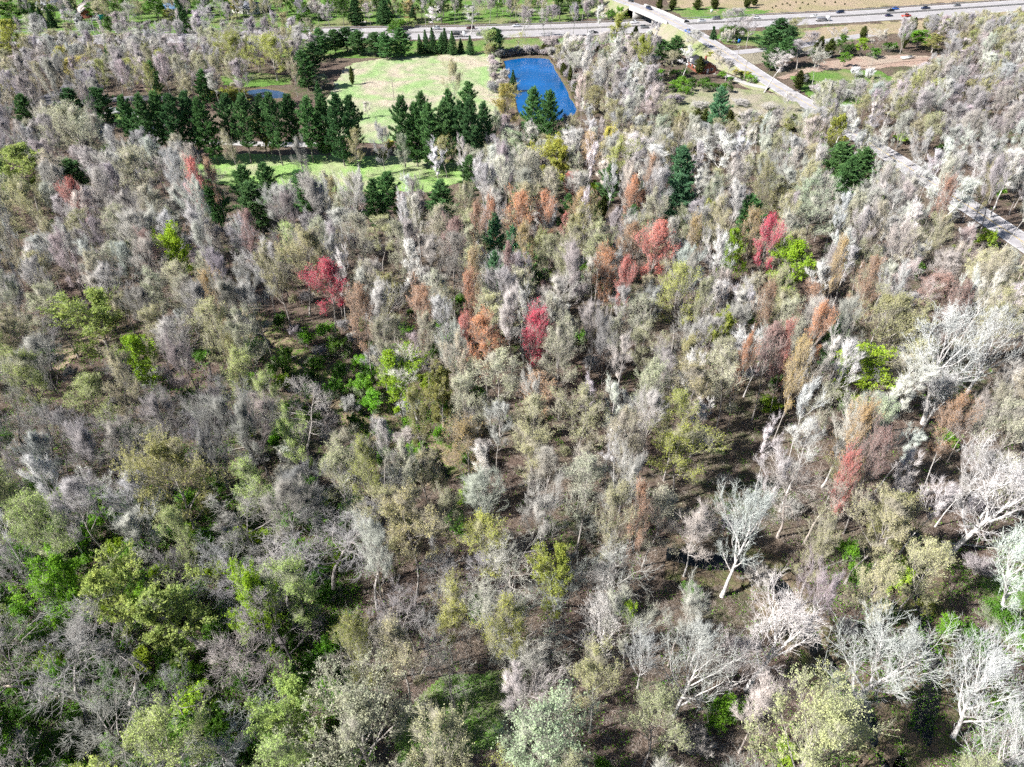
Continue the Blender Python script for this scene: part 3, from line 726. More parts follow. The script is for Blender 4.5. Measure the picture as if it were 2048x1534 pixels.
# maples and other coloured crowns ---------------------------------------------------------
for u, v, w, c, lab in [
    (153, 415, 48, 'salmon', 'salmon-red round maple among grey trees near the small pool'),
    (503, 484, 44, 'maroon', None), (557, 500, 26, 'crimson', None), (300, 522, 40, 'maroon', None), (293, 562, 28, 'rust', None), (400, 378, 40, 'salmon', None), (436, 374, 34, 'rust', None),
    (656, 585, 80, 'crimson', 'tall pinkish-crimson maple standing at the edge of open leaf litter'),
    (1045, 447, 66, 'orange', 'large bright orange maple among the mid-wood grey crowns'),
    (1098, 447, 50, 'orange', None), (1128, 456, 30, 'salmon', None), (962, 477, 40, 'rust', None), (992, 460, 34, 'orange', None), (1143, 374, 32, 'salmon', None), (1172, 345, 30, 'rust', None),
    (1250, 412, 38, 'orange', None), (1282, 410, 30, 'orange', None), (1290, 512, 80, 'salmon', None), (1210, 562, 72, 'orange', 'coppery orange maple with ascending limbs in the middle of the wood'), (1245, 582, 40, 'salmon', None),
    (1060, 682, 72, 'crimson', 'low magenta-crimson maple at the open floor of the wood'), (922, 688, 40, 'salmon', None), (974, 706, 84, 'orange', None), (1058, 516, 50, 'amber', None), (1020, 562, 34, 'maroon', None),
    (1088, 600, 30, 'maroon', None), (940, 572, 44, 'amber', None), (945, 600, 46, 'orange', None), (846, 635, 74, 'rust', None), (1535, 500, 52, 'crimson', 'bright crimson maple pressed against the big lime green tree'),
    (1730, 592, 64, 'rust', None), (1572, 716, 44, 'salmon', None), (1530, 645, 52, 'rust', None), (1535, 722, 66, 'maroon', None), (1690, 985, 56, 'salmon', None), (1275, 1066, 50, 'rust', None),
    (1700, 880, 66, 'amber', None), (1482, 746, 34, 'orange', None), (1425, 386, 24, 'rust', None), (420, 606, 54, 'amber', None), (1500, 482, 60, 'amber', None), (1385, 490, 40, 'amber', None), (1635, 680, 46, 'orange', None),
    (1300, 366, 34, 'rust', None), (905, 492, 52, 'maroon', None), (1670, 545, 40, 'amber', None), (1580, 770, 60, 'amber', None), (1740, 940, 70, 'maroon', None), (1915, 640, 60, 'maroon', None), (480, 730, 40, 'olive', None)]:
    T('maple', u, v, w, c, bark='grey', label=lab, H=(11 if w < 34 else None))
T('maple', 1870, 585, 84, 'maroon', 13)
# leafy and yellow-green crowns -------------------------------------------------------------
for u, v, w, c, k, lab in [
    (1578, 536, 92, 'lime', 'leafy', 'big lime green tree in full young leaf beside a crimson maple'), (1722, 765, 92, 'lime', 'leafy', 'upright lime green tree behind a pale forked stem'),
    (1470, 520, 54, 'lime', 'leafy', None), (1358, 612, 84, 'yellowgreen', 'bud', None), (196, 650, 112, 'palelime', 'leafy', 'large pale lime tree leaning over the brown dry-grass hollow'),
    (350, 516, 62, 'lime', 'leafy', None), (48, 352, 92, 'palelime', 'leafy', 'rounded yellow-green tree above the small blue pool'), (62, 412, 90, 'paleolive', 'bud', None),
    (798, 770, 84, 'lime', 'leafy', None), (880, 800, 54, 'olive', 'leafy', None), (300, 735, 66, 'lime', 'leafy', None), (1290, 112, 34, 'yellowgreen', 'leafy', None), (1668, 276, 44, 'yellowgreen', 'leafy', None),
    (1110, 322, 64, 'yellowgreen', 'leafy', None), (905, 168, 40, 'buff', 'bud', None), (22, 82, 46, 'yellowgreen', 'leafy', None), (350, 958, 160, 'olive', 'bud', 'broad olive-yellow budding tree above the twisted grey trees'),
    (820, 1075, 132, 'buff', 'bud', 'broad buff-yellow budding tree with a crown like smoke'), (1112, 1175, 74, 'yellowgreen', 'leafy', None), (1360, 905, 118, 'yellowgreen', 'bud', 'tall yellow-green budding tree with a double crown'),
    (1345, 860, 90, 'yellowgreen', 'bud', None), (1232, 1055, 100, 'paleolive', 'bud', None), (735, 960, 74, 'yellowgreen', 'bud', None), (122, 1085, 116, 'palelime', 'bud', None), (52, 1005, 92, 'palelime', 'bud', None),
    (720, 1450, 250, 'cream', 'bud', 'huge pale cream-budded tree at the lower edge of the view'), (712, 1335, 90, 'yellowgreen', 'bud', None), (1015, 1280, 100, 'yellowgreen', 'bud', None), (1085, 1480, 170, 'mint', 'bud', 'mint-pale budding tree beside the shadowed strip of lawn'),
    (1620, 1480, 210, 'paleolive', 'bud', None), (520, 1232, 80, 'lime', 'leafy', None), (345, 1490, 180, 'palelime', 'bud', None), (605, 895, 60, 'palelime', 'bud', None), (1000, 775, 110, 'cream', 'bud', None),
    (935, 815, 90, 'cream', 'bud', None), (1155, 850, 110, 'paleolive', 'bud', None), (600, 530, 110, 'paleolive', 'bud', 'wide domed pale olive tree behind the tall crimson maple'), (560, 560, 70, 'paleolive', 'bud', None), (720, 490, 80, 'cream', 'bud', None),
    (1120, 560, 70, 'paleolive', 'bud', None), (1130, 620, 66, 'palegrey', 'slender', None), (1560, 600, 56, 'paleolive', 'bud', None), (1570, 660, 66, 'cream', 'bud', None), (1780, 660, 140, 'paleolive', 'bud', None),
    (1450, 770, 80, 'cream', 'bud', None), (1740, 870, 80, 'mint', 'bud', None), (840, 830, 54, 'yellowgreen', 'bud', None), (1430, 690, 44, 'yellowgreen', 'leafy', None), (1410, 455, 34, 'yellowgreen', 'leafy', None), (1310, 440, 46, 'cream', 'bud', None),
    (1630, 440, 80, 'mint', 'bud', None), (1620, 400, 70, 'mint', 'bud', None), (440, 680, 90, 'paleolive', 'bud', None), (500, 690, 70, 'cream', 'bud', None), (370, 690, 80, 'palegrey', 'bare', None), (1250, 330, 60, 'yellowgreen', 'bud', None), (1640, 1110, 80, 'paleolive', 'bud', None),
    (250, 480, 70, 'cream', 'bud', None), (300, 430, 70, 'cream', 'bud', None), (550, 420, 70, 'palegrey', 'bare', None), (610, 410, 70, 'palegrey', 'bare', None), (150, 260, 110, 'cream', 'bud', 'broad cream-budded tree by the parked white van'), (280, 345, 90, 'cream', 'bud', None),
    (470, 100, 80, 'yellowgreen', 'bud', None), (545, 105, 90, 'yellowgreen', 'bud', None), (480, 150, 40, 'paleolive', 'bud', None), (1130, 500, 50, 'paleolive', 'bud', None), (905, 530, 84, 'mauve', 'maple', None), (970, 650, 80, 'paleolive', 'bud', None), (850, 690, 50, 'cream', 'bud', None)]:
    T(k, u, v, w, c, label=lab)
for u, v, w, c, h, lab in [(1015, 212, 40, 'yellow', 16, 'yellow willow standing at the corner of the blue pond'), (1190, 205, 34, 'buff', 12, 'cone-shaped pale yellow willow on the far bank of the pond'), (1215, 290, 28, 'yellow', 13, None), (130, 128, 36, 'yellow', 14, None),
                         (158, 146, 42, 'yellow', 12, None), (24, 188, 30, 'yellow', 12, None), (322, 130, 28, 'yellowgreen', 12, None), (186, 92, 14, 'yellow', 10, None), (980, 85, 40, 'palelime', 12, None), (1235, 60, 30, 'yellowgreen', 15, None), (1250, 110, 26, 'lime', 8, None), (470, 12, 20, 'yellow', 12, None), (820, 22, 24, 'buff', 11, None), (640, 165, 30, 'mint', 6, None)]:
    T('willow', u, v, w, c, h, label=lab)
# evergreens --------------------------------------------------------------------------------
PIN = [(262, 246, 40), (290, 250, 44), (318, 246, 46), (350, 252, 46), (384, 247, 46), (418, 252, 46), (452, 246, 46), (486, 252, 46), (520, 246, 42), (550, 252, 42), (584, 246, 46), (614, 253, 46), (644, 247, 46), (678, 252, 52), (704, 248, 40), (640, 200, 22),
       (804, 258, 44), (830, 262, 46), (858, 264, 46), (886, 264, 46), (915, 262, 46), (944, 264, 46), (968, 260, 38), (936, 200, 34), (845, 240, 40), (900, 242, 40),
       (486, 376, 46), (535, 374, 48), (515, 412, 70), (610, 384, 54), (430, 402, 50), (405, 172, 36), (770, 386, 50), (752, 404, 44), (938, 362, 44), (880, 402, 58), (1042, 402, 44), (1220, 370, 44), (1500, 440, 50), (1135, 432, 36), (1185, 426, 28), (1270, 458, 40), (972, 446, 34),
       (10, 358, 40), (150, 356, 60), (148, 210, 54), (205, 212, 50), (50, 226, 44), (1560, 60, 50), (1540, 80, 46), (1572, 100, 44), (1350, 95, 44), (1322, 100, 34), (640, 82, 36), (668, 80, 38), (692, 76, 44), (716, 82, 40), (748, 86, 40), (772, 88, 34), (800, 82, 46), (985, 76, 28), (1000, 82, 22), (1068, 232, 46), (1092, 246, 46), (610, 135, 44), (625, 112, 40),
       (1682, 326, 66), (1722, 336, 56), (1700, 356, 50), (1668, 676, 40)]
for u, v, w in PIN:
    T('pine', u, v, w, rnd.choice(['pine', 'pine', 'dpine']) if v < 330 else 'pine', rnd.uniform(21, 25) if 230 < v < 280 else (rnd.uniform(14, 17) if v > 120 else rnd.uniform(11, 14)), 'dark')
for u, v, w, lab in [(1362, 350, 62, 'tall blue-green pine rising over the pale trees below the forest track'), (1350, 405, 64, None), (990, 490, 42, 'upper blue-green pine of three standing together in mid-wood'), (1025, 522, 36, None), (985, 572, 44, None), (1440, 225, 40, None)]:
    T('pine', u, v, w, 'bluepine', 20, 'grey', lab)
for u, v, w, h in [(840, 90, 16, 9), (852, 86, 20, 11), (866, 84, 22, 12), (878, 88, 20, 10), (890, 84, 22, 12), (904, 88, 22, 11), (921, 93, 16, 7), (940, 93, 20, 9), (710, 20, 34, 17), (766, 22, 34, 16), (366, 32, 34, 19), (66, 32, 18, 10), (84, 36, 18, 11), (101, 38, 20, 10), (605, 28, 16, 7), (46, 8, 22, 12), (1025, 165, 20, 9), (600, 150, 18, 11), (1428, 78, 24, 11), (216, 105, 22, 10), (22, 48, 18, 6), (780, 15, 20, 12)]:
    T('spruce', u, v, w, rnd.choice(['pine', 'dpine']), h, 'dark')
for u, v, w in [(1395, 238, 28), (1412, 235, 26), (1430, 238, 26), (1460, 245, 34), (1480, 240, 26), (1502, 250, 34), (1545, 240, 34), (1380, 268, 30), (1400, 272, 34), (1422, 265, 30), (1285, 255, 22), (1320, 8, 18), (1345, 6, 20), (1395, 8, 22), (1430, 6, 22), (1495, 2, 20), (1510, 0, 18), (1128, 140, 18), (1158, 178, 30), (1140, 152, 12), (1228, 200, 28), (1640, 90, 26), (1660, 96, 28), (1728, 68, 20), (1805, 62, 16), (1830, 52, 18), (1855, 45, 20), (1870, 40, 20), (703, 152, 14), (1600, 160, 26), (1810, 82, 16), (1400, 130, 26), (1300, 75, 24), (1270, 70, 20), (1585, 245, 30), (1360, 280, 30), (1290, 270, 26)]:
    T('cedar', u, v, w, 'cedar', rnd.uniform(6, 9), 'dark')
# pale, coarse-limbed and slender bare trees --------------------------------------------------
for u, v, w, h, lab in [
    (1740, 1310, 235, 21, 'great forked white tree spreading over the dark creek water'), (1530, 1280, 180, 19, 'white coarse-limbed tree beside the great forked one'), (1375, 1330, 165, 20, 'white many-branched tree at the edge of the shaded creek bend'), (1985, 1370, 190, 21, None),
    (1905, 720, 160, 25, 'towering white-limbed tree high over the eastern wood'), (1960, 1000, 200, 21, None), (1980, 690, 120, 20, None), (2010, 1480, 160, 19, None), (1480, 1330, 110, 15, None), (1870, 800, 70, 16, None), (1200, 1265, 112, 16, None), (1290, 1300, 80, 15, None)]:
    T('coarse', u, v, w, 'white', h, 'pale', lab)
for u, v, w, h, lab in [(1800, 745, 76, 20, None), (1120, 640, 66, 17, None), (830, 752, 70, 17, None), (1690, 740, 56, 21, 'pale forked stem standing just in front of the upright lime green tree'), (1660, 700, 40, 20, None), (1390, 600, 60, 18, None), (1250, 620, 44, 18, None),
                        (1490, 700, 80, 20, None), (1640, 640, 70, 16, None), (1400, 825, 50, 15, None), (1235, 900, 54, 14, None), (1255, 830, 60, 16, None), (1380, 520, 60, 18, None), (1660, 500, 60, 19, None), (1880, 400, 90, 20, None), (1830, 360, 70, 18, None), (1450, 520, 60, 18, None), (1430, 300, 80, 18, 'pinkish white fan-shaped tree behind the blue-green pine'),
                        (1310, 330, 60, 18, None), (1260, 300, 70, 17, None), (1520, 610, 60, 20, None), (1080, 800, 50, 20, None), (1550, 950, 60, 20, None), (1540, 880, 40, 18, None), (1600, 900, 90, 20, None), (1850, 1000, 60, 18, None), (1040, 330, 50, 15, None), (860, 590, 40, 16, None), (980, 540, 50, 14, None), (1080, 470, 56, 15, None), (740, 580, 46, 18, None),
                        (1700, 400, 60, 18, None), (1960, 300, 60, 20, None), (2020, 340, 60, 20, None), (1780, 420, 60, 18, None), (1240, 95, 22, 17, None), (1130, 300, 40, 16, None), (1155, 290, 40, 15, None), (870, 30, 34, 13, None), (940, 30, 36, 13, None), (1040, 32, 36, 14, None), (1090, 36, 30, 13, None), (1205, 30, 26, 15, None), (1540, 125, 46, 17, 'tall pale bare tree rooted at the road junction'), (1370, 115, 36, 14, None)]:
    T('slender', u, v, w, rnd.choice(['white', 'palegrey', 'white']), h, 'pale', lab)
for u, v, w, h, c, lab in [(480, 830, 110, 17, 'dgrey', None), (400, 840, 90, 16, 'dgrey', None), (590, 830, 130, 17, 'grey', 'grey tree with long pale side limbs above a white-blossomed shrub'), (70, 670, 100, 16, 'dgrey', None), (60, 860, 130, 17, 'dgrey', None), (190, 870, 120, 16, 'dgrey', None), (180, 980, 110, 15, 'white', None), (640, 1100, 190, 18, 'grey', None), (520, 1060, 150, 18, 'grey', None),
                           (430, 1130, 130, 17, 'grey', None), (250, 1250, 150, 18, 'grey', 'dark-stemmed dead tree leaning across the green thicket'), (110, 1350, 180, 18, 'grey', None), (230, 1420, 170, 17, 'grey', None), (70, 1480, 170, 17, 'grey', None), (330, 1160, 120, 16, 'dgrey', None), (30, 1220, 120, 17, 'grey', None), (560, 1150, 130, 17, 'palegrey', None), (820, 1220, 120, 15, 'grey', None), (830, 1280, 100, 15, 'palegrey', None),
                           (900, 1330, 110, 16, 'palegrey', None), (1090, 1330, 130, 16, 'palegrey', None), (960, 1180, 110, 15, 'grey', None), (880, 1160, 90, 15, 'grey', None), (1040, 1130, 150, 16, 'palegrey', None), (1240, 1150, 130, 15, 'palegrey', None), (1590, 970, 110, 19, 'pink', None), (1640, 1000, 90, 16, 'pink', None), (350, 1390, 90, 12, 'grey', None), (690, 1020, 120, 16, 'grey', None)]:
    T('crooked', u, v, w, c, h, 'dark' if c == 'dgrey' else ('tan' if c == 'pink' else 'grey'), lab)
for u, v, w, h, c, k in [(575, 912, 48, 4.5, 'blossom', 'green_shrub'), (1740, 512, 20, 3, 'mint', 'green_shrub'), (1455, 72, 22, 6, 'blossom', 'green_shrub'), (628, 20, 30, 8, 'blossom', 'green_shrub'), (1712, 145, 22, 4, 'blossom', 'bare_shrub'), (1740, 148, 22, 4, 'blossom', 'bare_shrub'), (1422, 112, 18, 3.5, 'yellowgreen', 'green_shrub'), (1470, 145, 12, 2.5, 'yellow', 'green_shrub'), (1435, 148, 12, 2, 'maroon', 'green_shrub'),
                         (1488, 150, 26, 3, 'yellowgreen', 'green_shrub'), (1500, 158, 24, 3, 'brightgreen', 'green_shrub'), (1725, 92, 28, 8, 'lime', 'leafy'), (1685, 85, 28, 8, 'green', 'leafy'), (1840, 75, 40, 8, 'brightgreen', 'leafy'), (1815, 75, 24, 5, 'brightgreen', 'green_shrub'), (1870, 85, 40, 8, 'olive', 'leafy'), (1475, 40, 60, 15, 'mauve', 'bare'), (1500, 55, 40, 14, 'mauve', 'bare'), (1460, 65, 40, 6, 'green', 'green_shrub'),
                         (1480, 66, 30, 6, 'green', 'green_shrub'), (1595, 60, 40, 13, 'olive', 'bud'), (1240, 25, 24, 5, 'brightgreen', 'green_shrub'), (1225, 32, 24, 5, 'green', 'green_shrub'), (1252, 16, 22, 5, 'darkgreen', 'green_shrub'), (1755, 72, 40, 10, 'pink', 'bare'), (1640, 115, 40, 8, 'pink', 'bare'), (780, 290, 24, 3, 'yellow', 'green_shrub'), (760, 308, 30, 2.5, 'yellow', 'green_shrub'), (525, 255, 40, 11, 'olive', 'leafy'), (540, 285, 44, 9, 'olive', 'leafy'),
                         (470, 188, 60, 4, 'yellowgreen', 'green_shrub'), (430, 190, 40, 4, 'yellowgreen', 'green_shrub'), (410, 30, 40, 14, 'mauve', 'bare'), (450, 25, 30, 13, 'mauve', 'bare'), (250, 25, 40, 14, 'palegrey', 'bare'), (200, 20, 36, 11, 'paleolive', 'bud'), (655, 25, 34, 13, 'mauve', 'bare'), (738, 20, 26, 11, 'mauve', 'bare'), (25, 22, 44, 11, 'green', 'leafy'), (145, 30, 40, 10, 'mauve', 'bare'), (310, 15, 44, 11, 'green', 'leafy'), (335, 28, 24, 6, 'yellowgreen', 'leafy'),
                         (735, 215, 22, 6, 'pink', 'bare'), (788, 60, 30, 5, 'green', 'green_shrub'), (800, 48, 30, 4, 'green', 'green_shrub'), (820, 46, 26, 4, 'palelime', 'green_shrub'), (480, 152, 14, 2, 'maroon', 'green_shrub'), (1160, 118, 60, 6, 'mauve', 'bare_shrub'), (1130, 105, 50, 6, 'mauve', 'bare_shrub'), (1100, 88, 40, 6, 'pink', 'bare_shrub'), (1150, 90, 50, 7, 'palegrey', 'bare_shrub'), (1005, 170, 30, 4, 'pink', 'bare_shrub'), (1010, 150, 24, 4, 'pink', 'bare_shrub'), (1190, 150, 50, 7, 'mauve', 'bare_shrub'),
                         (1035, 78, 44, 10, 'olive', 'crooked'), (985, 100, 30, 6, 'paleolive', 'green_shrub'), (1170, 215, 24, 4, 'palegrey', 'bare_shrub'), (1900, 1262, 50, 4, 'brightgreen', 'green_shrub'), (1990, 1240, 70, 5, 'green', 'green_shrub'), (1790, 1150, 60, 4, 'lime', 'green_shrub'), (1720, 1155, 50, 4, 'brightgreen', 'green_shrub'), (1700, 1105, 40, 4, 'brightgreen', 'green_shrub'), (1850, 1215, 30, 3, 'yellowgreen', 'green_shrub'), (750, 720, 50, 5, 'grey', 'bare_shrub')]:
    T(k, u, v, w, c, h)
for k, u, v, w, c, h in [('bare', 1602, 100, 50, 'mauve', 12), ('bare', 1618, 78, 36, 'mauve', 11), ('green_shrub', 1700, 100, 26, 'darkgreen', 5), ('green_shrub', 1628, 108, 26, 'darkgreen', 4), ('green_shrub', 1748, 106, 26, 'green', 4), ('bare', 1384, 78, 40, 'palegrey', 12), ('bare', 1310, 92, 40, 'mauve', 12), ('bare', 1288, 86, 36, 'pink', 11),
        ('bud', 1340, 120, 40, 'paleolive', 10), ('bare_shrub', 1655, 172, 34, 'grey', 4), ('bare_shrub', 1605, 160, 26, 'dgrey', 3.5), ('bare_shrub', 1690, 190, 36, 'palegrey', 4), ('bare_shrub', 1630, 178, 26, 'pink', 3), ('bud', 1665, 185, 40, 'paleolive', 6), ('bare_shrub', 1720, 178, 34, 'mauve', 4), ('bare', 1580, 195, 30, 'palegrey', 8), ('bud', 1705, 172, 36, 'mint', 6), ('cedar', 1614, 155, 22, 'cedar', 4),
        ('bare', 1640, 205, 40, 'palegrey', 9), ('bare', 1760, 175, 44, 'mauve', 11), ('green_shrub', 1640, 190, 22, 'green', 3), ('bare', 1300, 130, 40, 'palegrey', 11), ('bud', 1275, 140, 40, 'paleolive', 10), ('bare', 1445, 110, 34, 'grey', 8), ('bare', 1455, 135, 34, 'grey', 8), ('pine', 1545, 110, 34, 'pine', 12), ('pine', 1580, 78, 40, 'dpine', 14), ('bare', 1675, 70, 36, 'mauve', 10), ('green_shrub', 1780, 95, 30, 'green', 4),
        ('bare_shrub', 1480, 205, 40, 'palegrey', 2.2), ('bare_shrub', 1540, 215, 36, 'pink', 2.4), ('bare_shrub', 1400, 210, 40, 'grey', 2.2), ('green_shrub', 1450, 220, 22, 'olive', 2), ('bare_shrub', 1350, 200, 40, 'mauve', 3), ('leafy', 1690, 118, 26, 'brightgreen', 6)]:
    T(k, u, v, w, c, h)
PB = smooth_line([G(u, v) for u, v in [(1000, 185), (1002, 150), (998, 118), (1030, 111), (1075, 109), (1104, 113), (1122, 140), (1140, 168), (1158, 200), (1176, 226)]], 5)
for i, (x, y) in enumerate(PB):
    for off in (0.5, 3.5):
        if rnd.random() < 0.8:
            put_tree('bare_shrub', x + rnd.uniform(-1.5, 1.5) + (off if i > 22 else -off if i < 10 else 0), y + rnd.uniform(-1, 1.5), rnd.uniform(1.6, 4.2), rnd.uniform(3, 6), jit(C[rnd.choice(['mauve', 'pink', 'grey', 'palegrey'])], 0.15), 'grey', rnd.choice(['mauve-grey', 'grey', 'dry grey']))
for u in range(1320, 1500, 14):                         # the green hedge-like shrubs round the brick house
    for v in (150, 165, 178):
        if (u - 1405) ** 2 / 60 ** 2 + (v - 135) ** 2 / 18 ** 2 > 1 and rnd.random() < 0.75 and not (u > 1470 and v > 160):
            T('green_shrub', u + rnd.uniform(-6, 6), v + rnd.uniform(-5, 4), rnd.uniform(14, 24), rnd.choice(['green', 'brightgreen', 'darkgreen', 'green']), rnd.uniform(2, 3.4))
for u, v in [(1545, 15), (1552, 12), (1565, 8), (1574, 6), (1580, 10), (1592, 4), (1605, 5), (1616, 8), (1630, 3), (1650, 6), (1670, 4), (1690, 8), (1600, 16)]:
    T('cedar', u, v, 4, 'cedar', 1.1)

# ------------------------------------------------------------------ the wood between
CLEAR = [[(690, 138), (760, 118), (1000, 108), (1008, 170), (1000, 215), (960, 185), (900, 182), (790, 215), (725, 235), (660, 205), (680, 175)],
         [(372, 326), (420, 318), (700, 314), (915, 322), (900, 348), (760, 352), (640, 345), (430, 350)],
         [(1005, 120), (1095, 115), (1165, 235), (1120, 238), (1045, 238), (1028, 190)],
         [(1360, 55), (1430, 60), (1480, 95), (1515, 138), (1640, 205), (1612, 216), (1540, 190), (1490, 140), (1450, 112), (1390, 90)],
         [(1880, 372), (1910, 376), (2060, 478), (2060, 505), (1960, 456)],
         [(1748, 286), (1762, 284), (1860, 348), (1850, 362)], [(1425, 78), (1560, 70), (1560, 98), (1430, 98)], [(1345, 185), (1400, 178), (1530, 185), (1590, 212), (1500, 226), (1380, 220)],
         [(500, 650), (545, 655), (650, 740), (740, 800), (800, 850), (780, 860), (660, 800), (560, 735)], [(790, 850), (900, 872), (905, 895), (840, 905)],
         [(1370, 1100), (1500, 1110), (1590, 1190), (1540, 1200), (1400, 1150)], [(1830, 1130), (1862, 1150), (1856, 1250), (1885, 1345), (1850, 1345), (1835, 1240)],
         [(870, 1395), (985, 1380), (1000, 1450), (900, 1480)], [(1995, 1180), (2060, 1170), (2060, 1260), (2010, 1250)], [(110, 700), (200, 650), (236, 645), (200, 690), (130, 730)],
         [(1395, 118), (1440, 118), (1440, 150), (1395, 150)], [(820, 54), (1215, 44), (1290, 42), (1290, 64), (1100, 70), (820, 80)], [(1360, 32), (2100, -8), (2100, 10), (1860, 32), (1700, 48), (1520, 56), (1360, 62)],
         [(0, 54), (440, 49), (640, 43), (640, 52), (440, 57), (0, 64)], [(640, 44), (800, 34), (1000, 8), (1000, 18), (810, 42), (650, 51)], [(330, 64), (440, 62), (440, 72), (330, 74)], [(1300, -20), (2050, -20), (1900, 8), (1560, 26), (1380, 30)],
         [(1560, 146), (1700, 130), (1860, 108), (1860, 120), (1760, 160), (1690, 165), (1600, 155)], [(85, 180), (150, 168), (150, 178), (85, 205)], [(200, 212), (260, 205), (262, 232), (200, 235)], [(450, 150), (580, 150), (570, 172), (450, 172)], [(495, 180), (575, 180), (575, 196), (495, 196)],
         [(1440, 840), (1500, 850), (1520, 960), (1440, 1000), (1420, 930)], [(580, 600), (620, 640), (720, 690), (860, 700), (860, 720), (700, 715), (600, 660)],
         [(1210, 5), (1300, 5), (1330, 40), (1220, 44)]]
CBB = [(min(p[0] for p in P), max(p[0] for p in P), min(p[1] for p in P), max(p[1] for p in P)) for P in CLEAR]
def hits_clear(u, v):
    for P, b in zip(CLEAR, CBB):
        if b[0] <= u <= b[1] and b[2] <= v <= b[3] and inpoly(u, v, P): return True
    return False
ROADLINES = [(CR[:, :2], 7.5), (HB, 17), (RAMP, 6), (SIDE, 6), (smooth_line([G(*p) for p in CREEK1], 8), 3.0), (smooth_line([G(*p) for p in CREEK2], 8), 3.5), (smooth_line([G(*p) for p in CREEK3], 8), 3.0)]
def near_road(x, y, m=0.0):
    for L, w in ROADLINES:
        if np.min((L[:, 0] - x) ** 2 + (L[:, 1] - y) ** 2) < (w + m) ** 2: return True
    return False
WETPOLY = [[G(*p) for p in [(1000, 112), (1100, 108), (1175, 235), (1150, 250), (1040, 252), (1015, 190)]]]
# mixes: (kind, colour, bark, weight)
MIX = {
 'farleft': [('bare', 'mauve', 'grey', 5), ('bare', 'grey', 'grey', 2.5), ('slender', 'palegrey', 'grey', 1), ('bud', 'paleolive', 'grey', 2), ('bud', 'cream', 'grey', 1), ('bud', 'yellowgreen', 'grey', 0.6), ('pine', 'pine', 'dark', 0.25)],
 'left': [('bare', 'grey', 'dark', 4), ('bare', 'palegrey', 'grey', 3), ('bud', 'cream', 'grey', 2.2), ('bare', 'mauve', 'dark', 1.5), ('bud', 'paleolive', 'grey', 1), ('pine', 'pine', 'dark', 0.2)],
 'centre': [('bare', 'palegrey', 'grey', 3), ('bare', 'grey', 'grey', 2), ('bud', 'paleolive', 'grey', 2.2), ('bud', 'cream', 'grey', 2.8), ('slender', 'white', 'pale', 1.4), ('bud', 'olive', 'grey', 0.8), ('maple', 'rust', 'grey', 0.35), ('maple', 'amber', 'grey', 0.25), ('pine', 'pine', 'dark', 0.15)],
 'upright': [('slender', 'white', 'pale', 1.2), ('slender', 'palegrey', 'pale', 1), ('bare', 'palegrey', 'grey', 2), ('bare', 'grey', 'grey', 1.6), ('bare', 'pink', 'grey', 1.2), ('bare', 'mauve', 'grey', 1.4), ('bud', 'olive', 'grey', 0.8), ('bud', 'paleolive', 'grey', 1.8), ('bud', 'mint', 'grey', 1), ('cedar', 'cedar', 'dark', 0.3)],
 'farright': [('bare', 'mauve', 'grey', 4), ('bare', 'grey', 'grey', 2), ('bare', 'palegrey', 'pale', 1), ('bud', 'paleolive', 'grey', 1.6), ('bud', 'olive', 'grey', 1.0), ('bud', 'yellowgreen', 'grey', 0.5), ('slender', 'palegrey', 'pale', 0.6)],
 'dark': [('bare', 'dgrey', 'dark', 4), ('crooked', 'dgrey', 'dark', 2), ('bare', 'grey', 'dark', 2), ('bud', 'palelime', 'dark', 1.6), ('bud', 'paleolive', 'dark', 1)],
 'right': [('slender', 'white', 'pale', 2.4), ('bare', 'pink', 'tan', 2.6), ('bare', 'palegrey', 'pale', 2.2), ('bud', 'paleolive', 'grey', 1.6), ('bud', 'olive', 'grey', 0.7), ('maple', 'rust', 'pale', 0.3), ('bud', 'cream', 'grey', 1)],
 'lowleft': [('crooked', 'grey', 'dark', 3), ('crooked', 'palegrey', 'grey', 1.6), ('bud', 'palelime', 'dark', 1.4), ('leafy', 'brightgreen', 'dark', 1.0), ('leafy', 'palelime', 'dark', 0.9)],
 'lowmid': [('crooked', 'palegrey', 'grey', 2), ('bare', 'palegrey', 'grey', 2.4), ('bud', 'paleolive', 'grey', 1.6), ('bud', 'yellowgreen', 'grey', 0.6)],
 'lowright': [('coarse', 'white', 'pale', 0.9), ('bare', 'palegrey', 'pale', 1.4), ('bare', 'grey', 'grey', 1.2), ('bare', 'pink', 'tan', 1.6), ('bud', 'paleolive', 'grey', 1.2)],
 'homes': [('bare', 'mauve', 'grey', 3), ('leafy', 'green', 'dark', 2), ('spruce', 'dpine', 'dark', 0.9), ('bud', 'olive', 'grey', 1.6), ('leafy', 'darkgreen', 'dark', 1)],
}
def zone(u, v):
    if v < 48 and u < 1215: return 'homes', 7.5
    if v < 200 and u < 640: return 'farleft', 5.8
    if v < 330 and u < 360: return 'left', 5.9
    if u > 1560 and v < 250: return 'farright', 5.6
    if u > 1190 and v < 440: return 'upright', 5.8
    if v < 300: return 'upright', 6.2
    if v < 640 and u < 560: return 'left', 5.7
    if v < 1020 and u < 620: return 'dark', 5.7
    if v < 1060 and u < 1400: return 'centre', 5.5
    if v < 1080: return 'right', 5.8
    if u < 720: return 'lowleft', 6.4
    if u < 1290: return 'lowmid', 6.0
    return 'lowright', 7.6
cell = {}
def occ_add(x, y, r):
    cell.setdefault((int(x // 8), int(y // 8)), []).append((x, y, r))
def occ_hit(x, y, r):
    cx, cy_ = int(x // 8), int(y // 8)
    for i in (-1, 0, 1):
        for j in (-1, 0, 1):
            for a, b, q in cell.get((cx + i, cy_ + j), ()):
                if (a - x) ** 2 + (b - y) ** 2 < (q if q < r - 0.6 else max(r, q)) ** 2: return True
    return False
